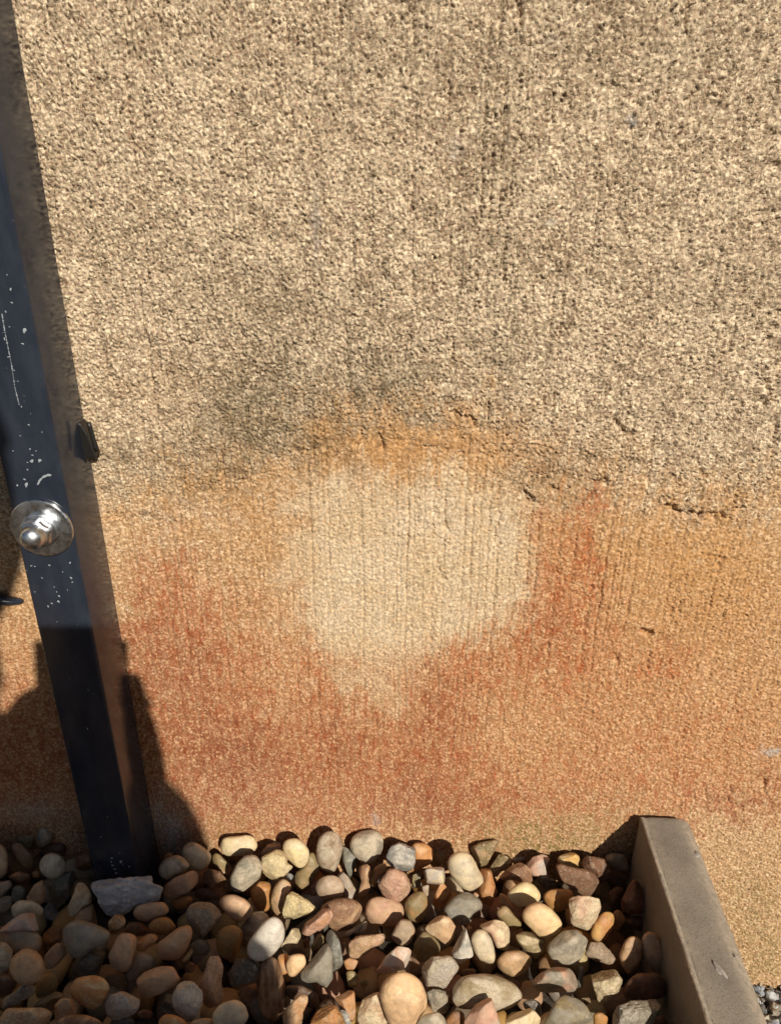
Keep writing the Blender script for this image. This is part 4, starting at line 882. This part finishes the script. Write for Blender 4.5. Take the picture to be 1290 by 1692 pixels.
def radial(poly, n=180, smooth=6.0):
    """distance from the centroid to a star-shaped outline, by angle"""
    p_ = np.array(poly, float); q = np.roll(p_, -1, 0)
    cr = p_[:, 0] * q[:, 1] - q[:, 0] * p_[:, 1]; a = cr.sum() / 2
    c_ = ((p_ + q) * cr[:, None]).sum(0) / (6 * a)
    th = np.linspace(0, 2 * math.pi, n, endpoint=False); r = np.zeros(n)
    for i, t in enumerate(th):
        d = np.array([math.cos(t), math.sin(t)])
        for A0, A1 in zip(p_ - c_, q - c_):
            e = A1 - A0; det = d[0] * -e[1] + e[0] * d[1]
            if abs(det) < 1e-9: continue
            s = (A0[0] * -e[1] + e[0] * A0[1]) / det; u = (d[0] * A0[1] - d[1] * A0[0]) / det
            if s > 0 and -1e-6 <= u <= 1 + 1e-6: r[i] = max(r[i], s)
    r[r <= 0] = r[r > 0].min() if (r > 0).any() else 10
    k_ = np.exp(-(np.minimum(np.arange(n), n - np.arange(n)) * 360 / n / smooth) ** 2 / 2); k_ /= k_.sum()
    r = np.fft.ifft(np.fft.fft(r) * np.fft.fft(k_)).real
    return c_, r, abs(a)


def shape(r2, thick, kind, seed, sub=4):
    """closed stone whose outline, seen along +z, is r2(angle); units of r2"""
    q = np.random.default_rng(seed); v, f = ICO[sub]
    n = v / np.linalg.norm(v, axis=1)[:, None]
    phi = np.arctan2(n[:, 1], n[:, 0]) % (2 * math.pi); s = np.hypot(n[:, 0], n[:, 1])
    rr = np.interp(phi, np.linspace(0, 2 * math.pi, len(r2) + 1), np.append(r2, r2[0]))
    ex_ = dict(s=.86, p=.86, v=.84, a=.78, r=.82)[kind]
    sx = s ** ex_; P_ = np.stack([rr * sx * np.cos(phi), rr * sx * np.sin(phi), np.sign(n[:, 2]) * np.abs(n[:, 2]) ** ex_ * thick], 1)
    R = math.sqrt((r2 ** 2).mean())
    # low lumps
    lo = sum(q.uniform(.4, 1) * np.sin(n @ (lambda d: d / np.linalg.norm(d))(q.standard_normal(3)) * q.uniform(2, 4.5) + q.uniform(0, 6)) for _ in range(6)) / 4
    P_ *= (1 + dict(s=.035, p=.035, v=.05, a=.05, r=.07)[kind] * lo * (.35 + .65 * np.abs(n[:, 2])))[:, None]
    # broken faces, towards the viewer mostly
    for _ in range(dict(s=3, p=3, v=2, a=6, r=6)[kind]):
        d = q.standard_normal(3); d[2] = abs(d[2]) * .7 + .30 if q.random() < .85 else -abs(d[2]); d /= np.linalg.norm(d)
        h_ = (P_ @ d); off = h_.max() * (q.uniform(.60, .80) if kind in 'ar' else q.uniform(.75, .90))
        o_ = np.maximum(h_ - off, 0); P_ -= d * (o_ * (.93 if kind in 'ar' else .7))[:, None]
    # fine roughness
    hi = np.zeros(len(n)); m_ = dict(s=.006, p=.010, v=.012, a=.013, r=.030)[kind]
    for _ in range(16):
        d = q.standard_normal(3); d /= np.linalg.norm(d); fr_ = q.uniform(6, 24 if kind in 'ar' else 14)
        hi += np.abs(np.sin(n @ d * fr_ + q.uniform(0, 6))) * 5 / fr_ - 5 / fr_ * .64
    P_ += n * (hi * m_ * R)[:, None]
    return P_, f


def place(name, P_, f_, zb, pos, mat):
    """stone whose local x, y run along the camera's right and up and whose thickness runs along the line of sight"""
    k_ = np.array([zb @ R_, zb @ U_, zb @ B_]); V = np.stack([P_[:, 0], -P_[:, 1], 0 * P_[:, 2]], 1) + P_[:, 2:] * k_
    o = link(name, tri_mesh(name, V, f_[:, ::-1]), mat)
    o.matrix_world = Matrix(((R_[0], U_[0], B_[0], pos[0]), (R_[1], U_[1], B_[1], pos[1]), (R_[2], U_[2], B_[2], pos[2]), (0, 0, 0, 1)))
    return o


def tri_mesh(name, v, f):
    me = bpy.data.meshes.new(name); me.vertices.add(len(v)); me.vertices.foreach_set('co', v.reshape(-1).astype(np.float32))
    me.loops.add(f.size); me.loops.foreach_set('vertex_index', f.reshape(-1).astype(np.int32))
    me.polygons.add(len(f)); me.polygons.foreach_set('loop_start', np.arange(0, f.size, 3, dtype=np.int32))
    me.polygons.foreach_set('use_smooth', np.ones(len(f), bool)); me.update(calc_edges=True); return me


def mute(c):
    c = np.array(lin(c, 1.0)); return list(map(float, c * .86 + .14 * c.mean() * np.array([1.05, 1.0, .9])))


recs = []
for ln in PEBBLES.strip().split('\n'):
    cr_, pts_, c1_, c2_, kd, lv, lab = ln.split('|')
    ox, oy = ORG[cr_]
    if pts_[0] == 'e':
        ex0, ey0, ra, rb, an = map(float, pts_[1:].split(','))
        poly = [(ex0 + ra * math.cos(t), ey0 + rb * math.sin(t)) for t in np.linspace(0, 2 * math.pi, 25)[:-1]]
    else:
        poly = [tuple(map(float, s_.split(','))) for s_ in pts_.split()]
    poly = [(ox + x / 6, oy + y / 6) for x, y in poly]
    c_, r2, area = radial(poly, smooth=dict(s=10, p=9, v=8, a=3.6, r=3.6)[kd])
    r2 = r2 * 1.075
    R = math.sqrt(area / math.pi)
    recs.append(dict(c=c_, r2=r2, R=R, kd=kd, lv=int(lv), lab=lab, hue=HUE[c1_], tint=HUE[c2_], th=R * dict(s=.80, p=.80, v=.75, a=.74, r=.80)[kd]))

# depth along each line of sight: stones in front keep clear of those they overlap
KD = F / .70                                   # photo pixels per metre hereabouts
LIFT = [-.030, -.021, -.012, -.005, .000, .004, .007]
for q in recs:
    q['dir'] = ray(*q['c'])                    # depth t along the axis, in metres
    q['t'] = float((onz(*q['c'], LIFT[q['lv']]) - C) @ (M.T @ [0, 0, 1.0]))
    q['t0'] = q['t']
gu, gv = np.meshgrid(np.arange(-40, 1250, 3), np.arange(1340, 1720, 3))
prof_ = []
for q in recs:
    du, dv = gu - q['c'][0], gv - q['c'][1]; m_ = np.hypot(du, dv)
    rr = np.interp(np.arctan2(dv, du) % (2 * math.pi), np.linspace(0, 2 * math.pi, 181), np.append(q['r2'], q['r2'][0]))
    prof_.append(np.sqrt(np.clip(1 - (m_ / rr) ** 2, 0, 1)).astype(np.float32) * q['th'])
pairs = []
for i in range(len(recs)):
    for j in range(i + 1, len(recs)):
        if np.hypot(*(recs[i]['c'] - recs[j]['c'])) > 130: continue
        m_ = (prof_[i] > 0) & (prof_[j] > 0)
        if m_.sum() < 2: continue
        ki = (recs[i]['lv'], recs[i]['c'][1]); kj = (recs[j]['lv'], recs[j]['c'][1])
        b_, f_ = (i, j) if ki < kj else (j, i)
        pairs.append((b_, f_, float((prof_[i] + prof_[j])[m_].max()) * .88 / KD))
for it in range(160):
    for b_, f_, s_ in pairs:
        d_ = s_ - (recs[b_]['t'] - recs[f_]['t'])
        if d_ > 0: recs[b_]['t'] += d_ * .32; recs[f_]['t'] -= d_ * .18
    for q in recs:
        q['t'] += (q['t0'] - q['t']) * .02
for q in recs: q['t'] = min(max(q['t'], q['t0'] - .030), q['t0'] + .045)

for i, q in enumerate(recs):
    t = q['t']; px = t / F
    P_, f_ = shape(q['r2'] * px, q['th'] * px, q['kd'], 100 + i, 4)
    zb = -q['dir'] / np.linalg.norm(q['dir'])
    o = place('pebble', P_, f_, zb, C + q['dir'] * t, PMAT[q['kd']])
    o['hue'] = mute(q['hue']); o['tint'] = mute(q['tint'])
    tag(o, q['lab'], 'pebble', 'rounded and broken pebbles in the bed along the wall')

# lower layer that shows only in the dark gaps
kinds = 'ssspar'; names_ = list(HUE)
pool = []
for i in range(14):
    r2 = np.ones(180) * (1 + .16 * np.sin(2 * np.linspace(0, 2 * math.pi, 180, endpoint=False) + i) + .07 * np.sin(3 * np.linspace(0, 2 * math.pi, 180, endpoint=False) + 2 * i))
    P_, f_ = shape(r2, .72, kinds[i % 6], 500 + i, 3); me = tri_mesh('pebble', P_, f_); me.materials.append(PMAT[kinds[i % 6]]); pool.append(me)
r_ = random.Random(4); n_low = 0
for yy in np.arange(-.205, .0, .024):
    for xx in np.arange(-.37, KX0 - .012, .026):
        x_, y_ = xx + r_.uniform(-.007, .007), min(yy + r_.uniform(-.006, .006), -.012)
        if PXL - .012 < x_ < PXR + .012 and y_ > PYF - .02: continue
        o = bpy.data.objects.new('pebble', r_.choice(pool)); COL.objects.link(o); n_low += 1
        s_ = r_.uniform(.0125, .0165); o.scale = (s_, s_, s_)
        o.location = (x_, y_, -.047 + r_.uniform(-.004, .004)); o.rotation_euler = (r_.uniform(0, 6), r_.uniform(0, 6), r_.uniform(0, 6))
        a_, b_ = r_.choice(names_), r_.choice(names_)
        o['hue'] = lin(HUE[a_], .8); o['tint'] = lin(HUE[b_], .8)
        tag(o, 'pebble of the lower layer, showing only in the dark gaps between the upper ones', 'pebble', 'lower layer of pebbles seen in the gaps')

# the same bed goes on in front of and beside the picture: one mass of loose stones
V_, F_, off = [], [], 0; v3, f3 = icosphere(2); hueA = []
for i in range(1100):
    while True:
        x_, y_ = r_.uniform(-.66, KX0 - .02), r_.uniform(-.46, -.01)
        if not (-.385 < x_ and y_ > -.20): break
    s_ = r_.uniform(.012, .019); q = np.random.default_rng(2000 + i)
    n3 = v3 * (1 + .10 * np.sin(v3 @ q.standard_normal(3) * 2.4 + 1) + .06 * np.sin(v3 @ q.standard_normal(3) * 3.5))[:, None] * [1, q.uniform(.7, .95), q.uniform(.5, .8)] * s_
    Q_, _ = np.linalg.qr(q.standard_normal((3, 3))); V_.append(n3 @ Q_ + [x_, y_, -.028 + r_.uniform(0, .028)]); F_.append(f3 + off); off += len(v3)
    hueA.append(np.repeat([lin(HUE[r_.choice(names_)], .8) + [1]], len(v3), 0))
me = tri_mesh('loose_gravel', np.concatenate(V_), np.concatenate(F_))
ca = me.attributes.new('stone', 'FLOAT_COLOR', 'POINT'); ca.data.foreach_set('color', np.concatenate(hueA).reshape(-1).astype(np.float32))
gm = NT('gravel_stones'); gm.set(Base_Color=gm.attr('stone').outputs['Color'], Roughness=.55)
tag(link('loose_gravel', me, gm.m), kind='stuff')

# coarse grey chippings on the lower ground beyond the kerb
v1, f1 = icosphere(1) if 1 in ICO else (lambda bm: (bmesh.ops.create_icosphere(bm, subdivisions=1, radius=1), (np.array([p_.co[:] for p_ in bm.verts]), np.array([[q.index for q in p_.verts] for p_ in bm.faces], np.int32)))[1])(bmesh.new())
V_, F_, off, hueA = [], [], 0, []
for i in range(3200):
    s_ = r_.uniform(.002, .0075); q = np.random.default_rng(6000 + i)
    n3 = v1 * (1 + .45 * (q.random(len(v1)) - .5))[:, None] * [1, q.uniform(.5, .95), q.uniform(.35, .7)] * s_
    Q_, _ = np.linalg.qr(q.standard_normal((3, 3))); V_.append(n3 @ Q_ + [r_.uniform(KX1 + .006, .62), -abs(r_.gauss(0, .09)) - .003, -.197 + r_.uniform(0, .010)]); F_.append(f1 + off); off += len(v1)
    hueA.append(np.repeat([lin(r_.choice([(150, 154, 160), (120, 120, 120), (180, 180, 178), (140, 130, 114), (104, 100, 96), (170, 158, 136)]), .9) + [1]], len(v1), 0))
me = tri_mesh('stone_chippings', np.concatenate(V_), np.concatenate(F_))
ca = me.attributes.new('stone', 'FLOAT_COLOR', 'POINT'); ca.data.foreach_set('color', np.concatenate(hueA).reshape(-1).astype(np.float32))
me.polygons.foreach_set('use_smooth', np.zeros(len(me.polygons), bool))
o = link('stone_chippings', me, gm.m); tag(o, kind='stuff')

# lump of grey cement round the foot of the post
poly = [(147, 1453), (160, 1451), (190, 1452), (215, 1449), (240, 1449), (252, 1446), (250, 1456), (255, 1463), (272, 1463), (266, 1474), (264, 1488), (248, 1496), (225, 1500), (205, 1512), (180, 1518), (163, 1500), (156, 1478)]
c_, r2, area = radial(poly, smooth=3.0)
pos = onz(*c_, .004); t = float((pos - C) @ (M.T @ [0, 0, 1.0])); px = t / F
P_, f_ = shape(r2 * px, .013, 'r', 77, 5)
P_[:, 2] += .0011 * sum(np.sin(P_[:, 0] * a0 + P_[:, 1] * b0 + i_) for i_, (a0, b0) in enumerate(np.random.default_rng(5).uniform(-1500, 1500, (14, 2)))) / 3
cm_ = NT('grey_cement'); tc = cm_.n('ShaderNodeTexCoord').outputs['Object']
cm_.set(Base_Color=cm_.mix(cm_.ramp(cm_.noise(tc, 70, 6, .7), .3, .7), lin((168, 166, 164)), lin((206, 204, 202))), Roughness=.95,
        Normal=cm_.bump(cm_.noise(tc, 380, 6, .75), 1.0, .002))
d_ = ray(*c_); o = place('cement_lump', P_, f_, -d_ / np.linalg.norm(d_), pos, cm_.m)
tag(o, 'ragged lump of pale grey cement at the foot of the metal post', 'cement lump')


# ------------------------------------------------------------------ the photographer, crouching outside the picture
def shade(u, v, dist):
    """a point in space whose shadow falls on the wall where (u, v) of the photograph is"""
    return ony(u, v, 0.0) + L * dist


DL = D / -L[1]                                  # how far along the sunlight the lens is from the wall
ph = NT('phone_glass'); ph.set(Base_Color=(.01, .01, .012), Roughness=.15)
bm = bmesh.new(); bmesh.ops.create_cube(bm, size=1)
bmesh.ops.scale(bm, vec=(.0745, .150, .008), verts=bm.verts)
bmesh.ops.bevel(bm, geom=[e for e in bm.edges if abs((e.verts[0].co - e.verts[1].co).z) > .004], offset=.010, segments=5, affect='EDGES')
phone = from_bm('smartphone', bm, ph.m)
off_ = M.T @ np.array([-.0280, .060, -.0075])
phone.matrix_world = Matrix(((R_[0], U_[0], B_[0], C[0] + off_[0]), (R_[1], U_[1], B_[1], C[1] + off_[1]), (R_[2], U_[2], B_[2], C[2] + off_[2]), (0, 0, 0, 1)))
tag(phone, 'black smartphone held up towards the wall, seen only by its shadow on the post', 'phone')

skn = NT('skin'); skn.set(Base_Color=(.42, .25, .17), Roughness=.5)
clo = NT('dark_clothes'); clo.set(Base_Color=(.035, .040, .055), Roughness=.9)
hr_ = NT('hair'); hr_.set(Base_Color=(.025, .018, .012), Roughness=.6)


def skin_body(name, verts, edges, radii, mat, parent, root=0, sub=2):
    me = bpy.data.meshes.new(name); me.from_pydata([tuple(map(float, p_)) for p_ in verts], edges, [])
    o = link(name, me, mat, parent)
    md_ = o.modifiers.new('skin', 'SKIN'); md_.use_smooth_shade = True
    for i, r in enumerate(radii):
        sv = me.skin_vertices[0].data[i]; sv.radius = (r, r) if not isinstance(r, tuple) else r; sv.use_root = (i == root)
    s_ = o.modifiers.new('sub', 'SUBSURF'); s_.levels = sub; s_.render_levels = sub
    return o


def ctr(dx, dy, dz):
    """offset from the phone's middle in camera axes: right, down, back"""
    return np.array(C) + off_ + M.T @ np.array([dx, dy, -dz])


head = shade(-142, 900, DL + .30)
neck = head + np.array([.015, -.055, -.125])
shR, shL = shade(258, 1382, DL + .34), shade(-390, 1400, DL + .34)
chest = neck + np.array([-.01, -.05, -.16]); belly = chest + np.array([0, -.09, -.20])
hip = np.array([belly[0], belly[1] - .08, max(belly[2] - .13, .14)])
hR, hL = hip + np.array([.10, 0, 0]), hip + np.array([-.10, 0, 0])
kR, kL = hip + np.array([.14, .36, .20]), hip + np.array([-.17, .36, .20])
aR, aL = np.array([hip[0] + .13, hip[1] + .14, .05]), np.array([hip[0] - .16, hip[1] + .14, .05])
tR, tL = aR + [.02, .18, -.03], aL + [-.02, .18, -.03]
pR, pL = ctr(.049, .012, .020), ctr(-.046, .022, .020)        # palms at the phone's two long edges
wR, wL = ctr(.066, .084, .055), ctr(-.105, .060, .055)
eR = shade(282, 1610, DL + .20); eL = shade(-300, 1500, DL + .20)
person = empty('person', (float(hip[0]), float(hip[1]), 0.0))
tag(person, 'person in dark clothes crouching with a phone, seen only as the shadow by the post', 'person')
pv = Vector(person.location)
Vs = [hip, belly, chest, neck, shR, eR, wR, shL, eL, wL, hR, kR, aR, tR, hL, kL, aL, tL]
Es = [(0, 1), (1, 2), (2, 3), (2, 4), (4, 5), (5, 6), (2, 7), (7, 8), (8, 9), (0, 10), (10, 11), (11, 12), (12, 13), (0, 14), (14, 15), (15, 16), (16, 17)]
Rs = [.13, .13, .13, .06, .065, .040, .033, .065, .045, .030, .095, .065, .045, .035, .095, .065, .045, .035]
b_ = skin_body('clothed_body', [p_ - np.array(pv) for p_ in Vs], Es, Rs, clo.m, person)
# head and neck
bm = bmesh.new(); bmesh.ops.create_uvsphere(bm, u_segments=32, v_segments=24, radius=1)
for v in bm.verts:
    x, y, z = v.co
    s_ = 1 - .22 * max(0, -z) ** 1.5
    v.co = Vector((x * .076 * s_, y * .095 * s_ + (.016 * math.exp(-((z + .12) / .18) ** 2 - (x / .16) ** 2) if y > .6 else 0), z * .112))
hd = from_bm('head', bm, skn.m, person, True); hd.location = Vector(head) - pv; hd.rotation_euler = (-.45, 0, -.25)
bm = bmesh.new(); bmesh.ops.create_uvsphere(bm, u_segments=28, v_segments=20, radius=1)
bmesh.ops.delete(bm, geom=[v for v in bm.verts if v.co.z < -.35 or (v.co.y > .35 and v.co.z < .35)], context='VERTS')
bmesh.ops.scale(bm, vec=(.083, .102, .118), verts=bm.verts)
ha = from_bm('hair', bm, hr_.m, person, True); ha.location = Vector(head) - pv + Vector((0, -.004, .006)); ha.rotation_euler = hd.rotation_euler
ha.modifiers.new('so', 'SOLIDIFY').thickness = .008
skin_body('neck', [neck - np.array(pv) + [0, 0, -.03], (neck + head) / 2 - np.array(pv), head - np.array(pv)], [(0, 1), (1, 2)], [.056, .052, .05], skn.m, person, sub=1)
for sgn, wr_, pl in ((1, wR, pR), (-1, wL, pL)):
    FY = .006 if sgn > 0 else .018
    V2 = [wr_, pl]; E2 = [(0, 1)]; R2 = [.032, (.030, .018)]
    for k_, (dy, ln) in enumerate(((-.034, .030), (-.013, .034), (.008, .032), (.028, .026))):      # four fingers round the back edge
        a0 = ctr(sgn * .0455, FY + dy, .010); a1 = ctr(sgn * .0425, FY - .002 + dy, -.0065); a2 = ctr(sgn * (.042 - ln * .5), FY - .004 + dy, -.0105)
        V2 += [a0, a1, a2]; n0 = len(V2) - 3; E2 += [(1, n0), (n0, n0 + 1), (n0 + 1, n0 + 2)]; R2 += [.0095, .0085, .007]
    a0, a1 = ctr(sgn * .038, FY - .02, .020), ctr(sgn * .022, FY - .034, .013)                                # thumb on the screen side
    V2 += [a0, a1]; E2 += [(1, len(V2) - 2), (len(V2) - 2, len(V2) - 1)]; R2 += [.011, .0085]
    skin_body('hand', [p_ - np.array(pv) for p_ in V2], E2, R2, skn.m, person, root=1)
